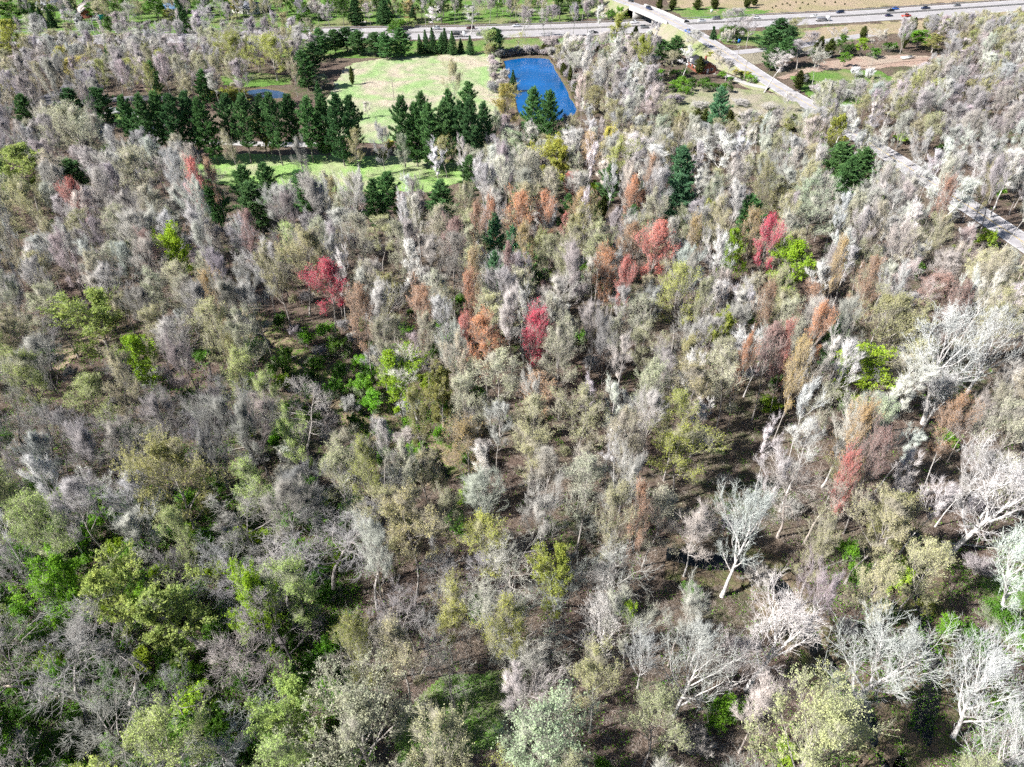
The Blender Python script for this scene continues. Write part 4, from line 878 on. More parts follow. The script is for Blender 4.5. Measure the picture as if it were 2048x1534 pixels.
for t in TREES:
    if t['kind'] not in ('green_shrub', 'bare_shrub'):
        occ_add(t['x'], t['y'], 3.2 if t['W'] < 7 else (4.2 if t['W'] < 10 else 5.2))
NFILL = 0
cand = []
y = 30.0
while y < 520:
    hwid = 1024 / FPX * depth_at(0, y) + 9
    n = int(2 * hwid * 6.0 / 6.0)
    for _ in range(n):
        cand.append((rnd.uniform(-hwid, hwid), y + rnd.uniform(0, 6)))
    y += 2.4
rnd.shuffle(cand)
for x, y in cand:
    u0, v0, d0 = proj(x, y, 11.0)
    if v0 < -25: continue
    zn, sp = zone(u0, v0)
    ub, vb, _ = proj(x, y, 0)
    if hits_clear(ub, vb) and v0 > 40: continue
    if 1200 < ub < 2100 and vb < 60: continue
    if 1300 < ub < 1620 and vb < 245: continue
    if 560 < ub < 1010 and 78 < vb < 300 and not (ub < 640 and vb < 200): continue
    if 240 < ub < 965 and 225 < vb < 356: continue
    if 1560 < ub < 1800 and vb < 172: continue
    if vb < 92 and ub < 1300 and v0 > 40 and vb > 60: continue
    if occ_hit(x, y, sp): continue
    if near_road(x, y): continue
    if any(inpoly(x, y, P) for P in WETPOLY): continue
    tot = sum(m[3] for m in MIX[zn]); k = rnd.random() * tot
    for kind, col, bark, w in MIX[zn]:
        k -= w
        if k <= 0: break
    H = DEFH[kind] * rnd.uniform(0.7, 1.1)
    if v0 < 150: H *= 0.72
    elif v0 < 360 and u0 > 1000: H *= 0.8
    elif v0 < 360: H *= 0.88
    p0 = PROTO[kind][0]; W = p0['W'] * rnd.uniform(0.72, 1.15) * (1.0 if zn not in ('lowleft', 'lowright') else 0.95)
    bad = 0
    for fz in (0.5, 0.75, 0.97):
        for fx in (-0.42, 0, 0.42):
            a, b, _ = proj(x + fx * W, y, fz * H)
            bad += hits_clear(a, b)
    if bad >= 1: continue
    hid = False
    for fz in (0.45, 0.65, 0.85, 1.0):
        for fx in (-0.42, 0, 0.42):
            a, b, _ = proj(x + fx * W, y, fz * H)
            for su, sv, sr, sy in SHOW:
                if y < sy and abs(a - su) < sr and abs(b - sv) < sr * 1.1: hid = True; break
            if hid: break
        if hid: break
    if hid: continue
    occ_add(x, y, sp)
    put_tree(kind, x, y, H, W, jit(C[col], 0.16), bark, WORD[col]); NFILL += 1
# understorey: leafy shrubs by the water and in the low wood, twiggy shrubs elsewhere
cnt = {'green_shrub': sum(t['kind'] == 'green_shrub' for t in TREES), 'bare_shrub': sum(t['kind'] == 'bare_shrub' for t in TREES)}
occ2 = {}
rnd.shuffle(cand)
def _pri(p):
    u_, v_, _ = proj(p[0], p[1], 1.5)
    return 0 if ((u_ < 720 and v_ > 980) or (480 < u_ < 960 and 650 < v_ < 960)) else 1
cand.sort(key=_pri)
for x, y in cand:
    u0, v0, d0 = proj(x, y, 1.5)
    if v0 < 240 or not (-60 < u0 < 2110 and v0 < 1600): continue
    if hits_clear(u0, v0) and rnd.random() < (0.4 if v0 > 600 else 0.9): continue
    if near_road(x, y, -1.5): continue
    if 355 < u0 < 940 and 225 < v0 < 385: continue
    if any(inpoly(x, y, P) for P in WETPOLY): continue
    lush = 1.0 if (u0 < 720 and v0 > 980) else (0.75 if (480 < u0 < 960 and 650 < v0 < 980) else (0.5 if v0 > 1040 else 0.22))
    if u0 < 560 and 650 < v0 <= 980: lush = 0.6
    kind = 'green_shrub' if rnd.random() < lush else 'bare_shrub'
    if cnt[kind] >= 305: continue
    sp = 3.9 if lush == 1.0 else (4.2 if lush == 0.75 else 6.8)
    key = (int(x // 4), int(y // 4))
    if any((a - x) ** 2 + (b - y) ** 2 < sp * sp for i in (-2, -1, 0, 1, 2) for j in (-2, -1, 0, 1, 2) for a, b in occ2.get((key[0] + i, key[1] + j), ())): continue
    occ2.setdefault(key, []).append((x, y)); cnt[kind] += 1
    if kind == 'green_shrub': col = rnd.choice(['green', 'brightgreen', 'brightgreen', 'green', 'lime', 'darkgreen'])
    else: col = rnd.choice(['grey', 'pink', 'palegrey', 'grey', 'mauve']) if u0 > 560 else rnd.choice(['grey', 'dgrey', 'mauve', 'grey'])
    H = DEFH[kind] * rnd.uniform(0.55, 1.35)
    put_tree(kind, x, y, H, rnd.uniform(3.2, 6.0), jit(C[col], 0.15), 'grey', WORD[col])

# ------------------------------------------------------------------ labels that single each plant out
LAND = [(655, 640, 'the tall crimson maple'), (1575, 580, 'the big lime tree'), (1060, 720, 'the magenta-crimson maple'), (1045, 490, 'the large orange maple'), (1212, 610, 'the coppery maple'), (1080, 185, 'the blue pond'), (650, 335, 'the narrow green field'), (850, 165, 'the wide pale field'),
        (480, 290, 'the long pine row'), (880, 300, 'the pine clump'), (1405, 140, 'the brick house'), (1560, 175, 'the road junction'), (1960, 430, 'the sunlit road bend'), (1380, 62, 'the bridge'), (600, 725, 'the upper creek'), (840, 890, 'the creek elbow'), (1360, 420, 'the tall blue-green pine'), (195, 710, 'the large pale lime tree'), (20, 410, 'the small blue pool'),
        (153, 460, 'the salmon-red maple'), (1700, 830, 'the upright lime tree'), (1850, 860, 'the towering white-limbed tree'), (1700, 1420, 'the great forked tree'), (1470, 1130, 'the dark backwater'), (820, 1140, 'the buff-yellow tree'), (1360, 990, 'the double-crowned yellow-green tree'), (370, 1040, 'the broad olive tree'), (760, 1534, 'the huge cream-budded tree'),
        (930, 1430, 'the shaded lawn strip'), (1845, 1230, 'the side creek'), (330, 1330, 'the leaning dead tree'), (575, 925, 'the white-blossomed shrub'), (400, 72, 'the highway traffic'), (170, 30, 'the tan-roofed house'), (1720, 640, 'the rust-topped maple'), (1000, 620, 'the trio of blue-green pines'), (1180, 293, 'the forest track'), (230, 225, 'the white van'), (40, 1500, 'the lower thicket corner'),
        (1650, 130, 'the dirt track'), (1900, 130, 'the hillside thicket'), (140, 150, 'the yellow willows'), (100, 560, 'the open brown hollow'), (2010, 1210, 'the corner lawn')]
LG = [(*G(u, v), n) for u, v, n in LAND]
ORD = ['first', 'second', 'third', 'fourth', 'fifth', 'sixth', 'seventh', 'eighth', 'ninth', 'tenth', 'eleventh', 'twelfth', 'thirteenth', 'fourteenth', 'fifteenth', 'sixteenth', 'seventeenth', 'eighteenth', 'nineteenth', 'twentieth']
def ordinal(i):
    return ORD[i] if i < 20 else ('twenty-' + ORD[i - 20] if i < 29 else 'outermost-' + ORD[i - 29])
def label_all(items):
    by = {}
    for t in items:
        if t['label']: continue
        ds = sorted(range(len(LG)), key=lambda k: (LG[k][0] - t['x']) ** 2 + (LG[k][1] - t['y']) ** 2)
        a = ds[0]; ax, ay, an = LG[a]
        vx, vy = t['x'] - ax, t['y'] - ay; best, bn = -9, None
        for k in ds[1:9]:
            wx, wy = LG[k][0] - ax, LG[k][1] - ay
            cth = (vx * wx + vy * wy) / (hypot(vx, vy) * hypot(wx, wy) + 1e-6)
            if cth > best: best, bn = cth, LG[k][2]
        noun = NOUN[t['kind']]
        by.setdefault((t['desc'], noun, an, bn), []).append((hypot(vx, vy), t))
    for (desc, noun, an, bn), L in by.items():
        L.sort(key=lambda q: q[0])
        for i, (_, t) in enumerate(L):
            t['o']['label'] = f'{desc} {noun}, {ordinal(i)} from {an} towards {bn}' if len(L) > 1 else f'{desc} {noun} by {an} towards {bn}'
label_all(TREES)
for t in TREES:
    l_ = t['o']['label']
    if len(l_.split()) > 15: t['o']['label'] = l_.replace(' towards the ', ' towards ').replace('coarse-limbed bare tree', 'coarse-limbed tree').replace('crooked bare tree', 'crooked tree')
print('TREES', len(TREES), 'fill', NFILL, {k: sum(t['kind'] == k for t in TREES) for k in NAMES})
print('PROTO tris', sum(sum(len(p.vertices) - 2 for p in q[n].polygons) for P in PROTO.values() for q in P for n in ('trunk', 'crown')))

# ------------------------------------------------------------------ undergrowth and dead brush on the forest floor
g = np.random.default_rng(5)
def scatter(n, vmin, weight):
    out = []
    while len(out) < n:
        u = g.uniform(-40, 2090); v = vmin + (1580 - vmin) * g.random() ** 0.8
        if g.random() > weight(u, v): continue
        x, y_ = G(u, v)
        if near_road(x, y_, -2.6): continue
        if any(inpoly(x, y_, P) for P in WETPOLY): continue
        out.append((x, y_))
    return np.array(out)
def lush_w(u, v):
    if 360 < u < 930 and v < 385: return 0
    if u < 720 and v > 980: return 1.0
    if 470 < u < 960 and 640 < v < 960: return 1.0 if abs((v - 650) - (u - 500) * 0.66) < 80 else 0.15
    if u < 560 and v > 640: return 0.5
    if u > 1650 and v > 1080: return 0.35
    return 0.07
Pg = scatter(15000, 300, lush_w)
n = len(Pg); per = 12
Cc = np.repeat(np.column_stack([Pg, np.zeros(n)]), per, 0)
Cc += np.column_stack([g.normal(0, 0.42, (n * per, 2)), g.random(n * per) * 0.65 + 0.05])
V, F = quads(Cc, g, 0.24 * (0.6 + 0.8 * g.random(n * per)), 1.0)
ug = mesh_obj('undergrowth', [(V, F, 0)], [M_LEAF]); ug.color = (0.17, 0.37, 0.05, 1)
tag(ug, 'low bright green plants covering the damp forest floor', 'undergrowth', kind='stuff')
Pb = scatter(22000, 250, lambda u, v: 0 if (360 < u < 930 and v < 385) else (0.9 if u > 560 else 0.7))
n = len(Pb); per = 6
A = np.repeat(np.column_stack([Pb, np.zeros(n)]), per, 0) + np.column_stack([g.normal(0, 0.35, (n * per, 2)), np.zeros(n * per)])
d = unit(np.column_stack([g.normal(0, 0.7, (n * per, 2)), 0.25 + g.random(n * per)]))
V, F = cones(A, A + d * (0.5 + 1.2 * g.random(n * per))[:, None], 0.012 + 0.010 * g.random(n * per), g)
db = mesh_obj('dead_brush', [(V, F, 0)], [M_TWIG]); db.color = (0.40, 0.35, 0.31, 1)
tag(db, 'dead stems and fallen twigs littering the forest floor', 'brush', kind='stuff')

# fallen trunks and broken snags
def log(u0, v0, u1, v1, r, label, col=(0.45, 0.41, 0.37), z1=0.0):
    a = np.array([*G(u0, v0), r * 0.8]); b = np.array([*G(u1, v1, z1), r * 0.7 + z1])
    gg = np.random.default_rng(int(u0 * 7 + v0))
    L = np.linalg.norm(b - a)
    root = empty('fallen_log', tuple(a))
    tag(root, label, 'log', 'fallen trunks in the wood')
    P = np.linspace(a, b, 7)[None] - a; P[:, 1:-1] += gg.normal(0, L * 0.012, (1, 5, 3)) * np.array([1, 1, 0.3])
    o = mesh_obj('stem', [(*tube(P, np.linspace(r, r * 0.45, 7)[None], 8), 0)], [M_BARK], root, True); o.color = (*col, 1)
    for k in range(4):
        t = 0.35 + 0.15 * k; p = P[0, int(t * 6)]
        dd = unit(gg.normal(0, 1, (1, 3)) + (b - a)[None] / L * 0.8 + np.array([[0, 0, 0.7]]))
        Q = grow(gg, p[None], dd, np.array([L * (0.28 - 0.04 * k)]), 4, 0.15, 0.0)
        o = mesh_obj('branch_stub', [(*tube(Q, np.linspace(r * 0.4, 0.02, 5)[None], 5), 0)], [M_BARK], root, True); o.color = (*col, 1)
for u0, v0, u1, v1, r, lab in [
    (575, 716, 628, 712, 0.16, 'thin pale log lying across the upper creek'), (610, 733, 650, 728, 0.14, 'second thin log across the creek just downstream'), (505, 668, 545, 668, 0.13, 'short pale log at the head of the upper creek'),
    (866, 700, 892, 724, 0.18, 'pale fallen trunk on open litter near the salmon-red crowns'), (1040, 1108, 1110, 1098, 0.17, 'bleached fallen trunk on the litter beyond the buff-yellow tree'), (985, 1212, 1060, 1216, 0.18, 'pale log lying on brown litter by a thin curved stem'),
    (1120, 1270, 1180, 1300, 0.17, 'fallen trunk between pale crooked trees above the shaded lawn'), (105, 1375, 122, 1395, 0.32, 'short broken tan log in the lower thicket'), (560, 1480, 600, 1560, 0.35, 'split grey trunk lying at the foot of the huge cream-budded tree'), (1880, 1085, 2010, 1100, 0.22, 'long bleached trunk lying near the corner lawn'),
    (1640, 1140, 1700, 1115, 0.14, 'thin pale log on the bank above the dark backwater'), (1910, 905, 1990, 850, 0.2, 'leaning pale windfall under the towering white-limbed tree'), (530, 880, 400, 925, 0.12, 'slim bleached log below the dark-stemmed trees'), (1130, 1140, 1060, 1150, 0.13, 'thin broken log among pale stems')]:
    log(u0, v0, u1, v1, r, lab)
def snag(u, v, H, r, dx, label):
    x, y_ = G(u, v); gg = np.random.default_rng(int(u + v * 3))
    root = empty('dead_snag', (x, y_, 0)); tag(root, label, 'snag', 'broken dead trunks')
    P = grow(gg, np.array([[0, 0, -.2]]), np.array([[dx, 0.1, 1.0]]), np.array([H]), 8, 0.09, 0.0)
    o = mesh_obj('stem', [(*tube(P, np.linspace(r * 1.25, r * 0.55, 9)[None], 8), 0)], [M_BARK], root, True); o.color = (0.42, 0.385, 0.36, 1)
    e = P[0, -1]; dd = unit(P[0, -1] - P[0, -2])
    A = e + gg.normal(0, r * 0.25, (7, 3)); V, F = cones(A - dd * 0.3, A + dd * (0.4 + gg.random((7, 1)) * 0.9), np.full(7, r * 0.28), gg)
    o = mesh_obj('splintered_top', [(V, F, 0)], [M_BARK], root); o.color = (0.6, 0.5, 0.4, 1)
    for k in range(3):
        Q = grow(gg, P[0, 4 + k][None], unit(gg.normal(0, 1, (1, 3)) + np.array([[0, 0, .3]])), np.array([2.2]), 5, 0.25, 0.05)
        o = mesh_obj('branch_stub', [(*tube(Q, np.linspace(r * 0.35, 0.02, 6)[None], 5), 0)], [M_BARK], root, True); o.color = (0.42, 0.385, 0.36, 1)
for u, v, H, r, dx, lab in [(490, 1560, 10, 0.34, -0.35, 'thick leaning snag rising from the dark green thicket'), (155, 1400, 11, 0.26, -0.3, 'tall broken snag with a splintered top in the lower thicket'), (590, 1540, 6, 0.3, -0.2, 'split double snag beside the huge cream-budded tree'), (755, 1220, 8, 0.2, 0.0, 'upright snag among grey twigs below the buff-yellow tree'), (775, 1235, 6, 0.18, 0.1, 'shorter snag standing close to an upright one'), (260, 1440, 7, 0.28, 0.2, 'pale stubby snag between twisted grey crowns'), (1770, 1090, 4, 0.16, 0.1, 'short white stump above the dark backwater'), (385, 1340, 12, 0.36, -0.5, 'heavy dark snag leaning far over the thicket'), (410, 1300, 11, 0.32, -0.6, 'second heavy dark snag leaning behind the first')]:
    snag(u, v, H, r, dx, lab)

# ------------------------------------------------------------------ vehicles
M_PAINT = tinted('car_paint', 0.3, 0.5, coat=0.6)
M_GLASS = plain('dark_glass', (0.015, 0.018, 0.022), 0.08, 0.0, 0.6)
M_TYRE = plain('tyre_rubber', (0.02, 0.02, 0.02), 0.85)
M_RIM = plain('wheel_rim', (0.45, 0.45, 0.46), 0.35, 0.7)
M_LAMP = plain('lamp_lens', (0.75, 0.75, 0.72), 0.15)
M_RED = plain('tail_lens', (0.45, 0.02, 0.02), 0.2)
def loft(S, w0=1.0):
    """S: (x, half width low, half width high, z low, z high); a closed bevelled box that follows the sections"""
    V = []; F = []
    for x, a, b, z0, z1 in S:
        zm = z0 + (z1 - z0) * 0.6
        V += [(x, -a * 0.92, z0), (x, -a, z0 + 0.12), (x, -a, zm), (x, -b, z1), (x, b, z1), (x, a, zm), (x, a, z0 + 0.12), (x, a * 0.92, z0)]
    for i in range(len(S) - 1):
        for k in range(8):
            j = (k + 1) % 8; F.append((i * 8 + k, i * 8 + j, i * 8 + 8 + j, i * 8 + 8 + k))
    n = (len(S) - 1) * 8
    return np.array(V), np.array(F), np.array([[0, 1, 2, 3], [0, 3, 4, 7], [7, 4, 5, 6]]), np.array([[n + 3, n + 2, n + 1, n], [n + 7, n + 4, n + 3, n], [n + 6, n + 5, n + 4, n + 7]])
def wheel_parts(r, w):
    an = np.arange(14) * 2 * pi / 14
    ring = lambda rr, y_: np.stack([np.cos(an) * rr, np.full(14, y_), np.sin(an) * rr], 1)
    V = np.concatenate([ring(r, -w / 2), ring(r, w / 2), ring(r * 0.62, -w / 2), ring(r * 0.62, w / 2)]); i = np.arange(14); j = (i + 1) % 14
    Ft = np.concatenate([np.stack([i, j, 14 + j, 14 + i], 1), np.stack([28 + i, 28 + j, j, i], 1), np.stack([14 + i, 14 + j, 42 + j, 42 + i], 1)])
    Vr = np.concatenate([ring(r * 0.62, -w / 2 + .02), ring(r * 0.62, w / 2 - .02), [[0, -w / 2 - .01, 0], [0, w / 2 + .01, 0]]])
    Fr = np.concatenate([np.stack([i, np.full(14, 28), j], 1), np.stack([14 + j, np.full(14, 29), 14 + i], 1)])
    return (V, Ft), (Vr, Fr)
VP = {}
def vproto(kind):
    if kind in VP: return VP[kind]
    r = 0.33
    if kind == 'sedan':
        body = [(-2.3, .78, .72, .35, .85), (-2.1, .88, .8, .22, .98), (-1.3, .9, .82, .2, 1.0), (0.9, .9, .82, .2, .98), (1.9, .88, .76, .22, .82), (2.3, .74, .66, .35, .68)]
        cab = [(-1.7, .72, .60, .95, 1.0), (-1.05, .74, .58, .94, 1.43), (0.1, .74, .58, .94, 1.45), (0.95, .72, .58, .93, .99)]; ax = 1.38; hw_ = .82; L = 2.28; hz = .66
    elif kind == 'suv':
        body = [(-2.35, .84, .78, .4, 1.05), (-2.2, .94, .86, .28, 1.15), (0.9, .95, .88, .26, 1.12), (2.0, .93, .84, .28, 1.02), (2.35, .82, .74, .4, .85)]
        cab = [(-2.2, .80, .66, 1.1, 1.3), (-1.95, .82, .68, 1.1, 1.74), (0.2, .82, .68, 1.1, 1.76), (1.1, .8, .68, 1.08, 1.14)]; ax = 1.42; hw_ = .86; L = 2.33; hz = .82; r = .37
    elif kind == 'pickup':
        body = [(-2.85, .9, .86, .5, 1.0), (-2.8, .96, .92, .34, 1.05), (-0.7, .97, .92, .32, 1.05), (0.9, .97, .9, .32, 1.12), (2.3, .95, .86, .34, 1.06), (2.75, .85, .78, .46, .9)]
        cab = [(-0.75, .82, .7, 1.05, 1.5), (-0.55, .84, .7, 1.05, 1.8), (0.7, .84, .7, 1.08, 1.82), (1.4, .82, .7, 1.08, 1.14)]; ax = 1.75; hw_ = .88; L = 2.75; hz = .9; r = .39
    else:
        body = [(-2.7, .95, .9, .45, 1.0), (-2.65, .99, .96, .3, 1.2), (1.2, .99, .96, .3, 1.2), (2.2, .97, .88, .32, 1.1), (2.6, .86, .78, .42, .9)]
        cab = [(-2.62, .94, .86, 1.18, 2.1), (-2.4, .95, .86, 1.18, 2.2), (0.9, .95, .86, 1.18, 2.2), (1.8, .92, .84, 1.15, 1.25)]; ax = 1.7; hw_ = .9; L = 2.6; hz = .85; r = .36
    V, F, c0, c1 = loft(body)
    d = dict(body=mesh_obj('body', [(V, F, 0), (V, c0, 0), (V, c1, 0)], [M_PAINT], False))
    V, F, c0, c1 = loft(cab)
    d['cabin'] = mesh_obj('windows', [(V, F, 0), (V, c0, 0), (V, c1, 0)], [M_GLASS if kind != 'van' else M_PAINT], False)
    b = cab[1]; c = cab[2]
    Vb, Fb = box(b[0] - .02, c[0] + .05, -b[2] - .015, b[2] + .015, max(b[4], c[4]) - 0.02, max(b[4], c[4]) + 0.03)
    d['roof'] = mesh_obj('roof', [(Vb, Fb, 0)], [M_PAINT], False)
    (Vt, Ft), (Vr, Fr) = wheel_parts(r, .22)
    d['tyre'] = mesh_obj('tyre', [(Vt, Ft, 0)], [M_TYRE], False); d['rim'] = mesh_obj('rim', [(Vr, Fr, 0)], [M_RIM], False)
    Vb, Fb = box(-.04, .05, -.16, .16, -.07, .07)
    d['headlight'] = mesh_obj('headlight', [(Vb, Fb, 0)], [M_LAMP], False); d['tail_light'] = mesh_obj('tail_light', [(Vb, Fb, 0)], [M_RED], False)
    d.update(ax=ax, hw=hw_, L=L, hz=hz, r=r); VP[kind] = d
    return d
def ob(name, me, parent, loc=(0, 0, 0), col=None):
    o = bpy.data.objects.new(name, me); COL.objects.link(o); o.parent = parent; o.location = loc
    if col: o.color = (*col, 1)
    return o
def vehicle(kind, u, v, col, label, z=0.045, line=None, flip=False, rz=None):
    x, y_ = G(u, v, z + 0.6); d = vproto(kind)
    if rz is None:
        L_ = HB if line is None else line[:, :2]
        i = int(np.argmin((L_[:, 0] - x) ** 2 + (L_[:, 1] - y_) ** 2)); i = min(max(i, 1), len(L_) - 2); t = L_[i + 1] - L_[i - 1]; rz = atan2(t[1], t[0])
        if line is not None and line.shape[1] == 3: z = max(line[i, 2], 0.04) + 0.01
    if flip: rz += pi
    root = empty({'sedan': 'car', 'suv': 'car', 'pickup': 'pickup_truck', 'van': 'van'}[kind], (x, y_, z), rz)
    ob('body', d['body'], root, col=col); ob('windows', d['cabin'], root, col=col); ob('roof', d['roof'], root, col=col)
    for sx in (-1, 1):
        for sy in (-1, 1):
            w = ob('wheel', d['tyre'], root, (sx * d['ax'], sy * d['hw'], d['r'])); ob('rim', d['rim'], w)
    for sy in (-1, 1):
        ob('headlight', d['headlight'], root, (d['L'] - 0.02, sy * 0.55, d['hz'])); ob('tail_light', d['tail_light'], root, (-d['L'] + 0.02, sy * 0.62, d['hz'] + 0.08))
    tag(root, label, {'sedan': 'car', 'suv': 'car', 'pickup': 'pickup', 'van': 'van'}[kind], 'traffic on the roads')
    return root
BLK, WHT, SIL, BLU, RED, NAV, GRY, MAR = (0.012, 0.012, 0.014), (0.8, 0.8, 0.8), (0.5, 0.52, 0.55), (0.03, 0.12, 0.45), (0.42, 0.05, 0.03), (0.015, 0.025, 0.07), (0.16, 0.165, 0.17), (0.06, 0.015, 0.015)
for k, u, v, c, lab, fl in [
    ('suv', 365, 69.5, NAV, 'dark blue car alone in a gap between trees on the highway', 0), ('suv', 627, 66, WHT, 'white car half hidden behind roadside pines', 1), ('sedan', 774, 63, BLK, 'black car peeping over the dark pines', 1), ('suv', 808, 60, BLK, 'black car just above the broad roadside pine', 1), ('suv', 872, 56.5, SIL, 'silver-blue car on the far carriageway beyond the spruce row', 1),
    ('suv', 941, 56, MAR, 'very dark maroon car on the far carriageway', 1), ('sedan', 960, 68, GRY, 'dark grey car ahead of the white truck', 0), ('sedan', 1033, 51, SIL, 'silver car behind the bushy tree at the pond head', 1), ('sedan', 1187, 64, BLK, 'black car beside the bare roadside trees', 0), ('sedan', 1269, 44, WHT, 'white car about to pass under the bridge', 1), ('suv', 1289, 54, GRY, 'dark grey car just short of the bridge', 0),
    ('sedan', 1370, 43, BLK, 'black car emerging from beneath the bridge', 1), ('sedan', 1403, 41.5, SIL, 'silver car following the black one near the bridge', 1), ('suv', 1432, 36.5, GRY, 'grey car beside the big mauve roadside tree', 1), ('sedan', 1512, 35, WHT, 'white car beyond the mauve roadside tree', 1), ('sedan', 1629, 32, WHT, 'white car just ahead of the flatbed truck', 1),
    ('suv', 1680, 24, NAV, 'navy car on the far carriageway above the flatbed truck', 1), ('sedan', 1781, 20.5, BLK, 'black car overlapping a blue one', 1), ('sedan', 1790, 17, BLU, 'blue car overlapped by a black one', 1), ('sedan', 1778, 30.5, NAV, 'navy car on the near carriageway behind the red pickup', 0), ('pickup', 1813, 31.5, RED, 'red pickup truck on the near carriageway', 0), ('pickup', 1851, 16, NAV, 'large dark blue pickup truck on the far carriageway', 1), ('sedan', 1914, 10, GRY, 'grey car at the far end of the highway', 1)]:
    vehicle(k, u, v, c, lab, flip=bool(fl))
for k, u, v, c, lab in [('sedan', 72, 58, WHT, 'white car on the service road by the side street'), ('pickup', 182, 57, BLK, 'black pickup truck on the service road under the green sign')]:
    vehicle(k, u, v, c, lab, line=RAMP)
for k, u, v, c, lab, fl in [('suv', 1298, 16.5, NAV, 'dark car on the bridge approach beyond the highway', 0), ('suv', 1262, 1, BLK, 'black car at the top end of the county road', 0), ('pickup', 1377, 62, BLU, 'bright blue pickup truck on the bridge', 1)]:
    vehicle(k, u, v, c, lab, z=ZB, line=CR, flip=bool(fl))
vehicle('van', 229, 224, WHT, 'white van parked on the drive below the bare trees', rz=0.1)
vehicle('sedan', 258, 228, SIL, 'silver car parked beside the first of the row pines', rz=0.2)
def truck(u, v, label, load, flip=False):
    x, y_ = G(u, v, 1.0); i = int(np.argmin((HB[:, 0] - x) ** 2 + (HB[:, 1] - y_) ** 2)); t = HB[i + 1] - HB[i - 1]
    root = empty('flatbed_truck', (x, y_, 0.045), atan2(t[1], t[0]) + (pi if flip else 0)); tag(root, label, 'truck', 'traffic on the roads')
    def bx(n, m, *a, col=None):
        V, F = box(*a); o = mesh_obj(n, [(V, F, 0)], [m], root)
        if col: o.color = (*col, 1)
        return o
    bx('chassis', M_TYRE, -4.2, 4.0, -.45, .45, .55, .85)
    V, F, c0, c1 = loft([(2.2, 1.15, 1.05, .55, 2.6), (2.5, 1.18, 1.1, .5, 2.75), (3.3, 1.18, 1.08, .5, 2.7), (3.75, 1.16, 1.05, .5, 1.65), (4.5, 1.1, .95, .55, 1.5)])
    o = mesh_obj('cab', [(V, F, 0), (V, c0, 0), (V, c1, 0)], [M_PAINT], root); o.color = (0.8, 0.8, 0.8, 1)
    bx('windscreen', M_GLASS, 3.32, 3.66, -1.0, 1.0, 1.72, 2.5)
    bx('flatbed', M_CONC, -4.3, 2.0, -1.2, 1.2, .87, 1.05)
    if load == 'car':
        V, F, c0, c1 = loft([(-3.6, .8, .72, 1.3, 1.8), (-2.8, .88, .8, 1.2, 1.95), (-.2, .88, .8, 1.2, 1.95), (.8, .8, .7, 1.25, 1.75)])
        bx('headboard', M_WHITE, -4.25, -4.1, -1.15, 1.15, 1.06, 2.6)
    else:
        V, F, c0, c1 = loft([(-4.0, 1.1, 1.0, 1.07, 1.9), (-2, 1.12, 1.0, 1.07, 2.2), (0.2, 1.12, 1.0, 1.07, 2.1), (1.6, 1.1, 1.0, 1.07, 1.9)])
    o = mesh_obj('load', [(V, F, 0), (V, c0, 0), (V, c1, 0)], [M_PAINT], root); o.color = (0.02, 0.02, 0.022, 1) if load == 'car' else (0.2, 0.2, 0.22, 1)
    (Vt, Ft), (Vr, Fr) = wheel_parts(.5, .3)
    for sx in (-3.2, -2.0, 3.4):
        for sy in (-.98, .98):
            w = mesh_obj('wheel', [(Vt, Ft, 0)], [M_TYRE], root); w.location = (sx, sy, .5); mesh_obj('rim', [(Vr, Fr, 0)], [M_RIM], w)
truck(917, 70, 'white flatbed truck carrying a black load behind the spruces', 'car')
truck(1646, 38.5, 'white flatbed truck with grey machinery on the near carriageway', 'gear')

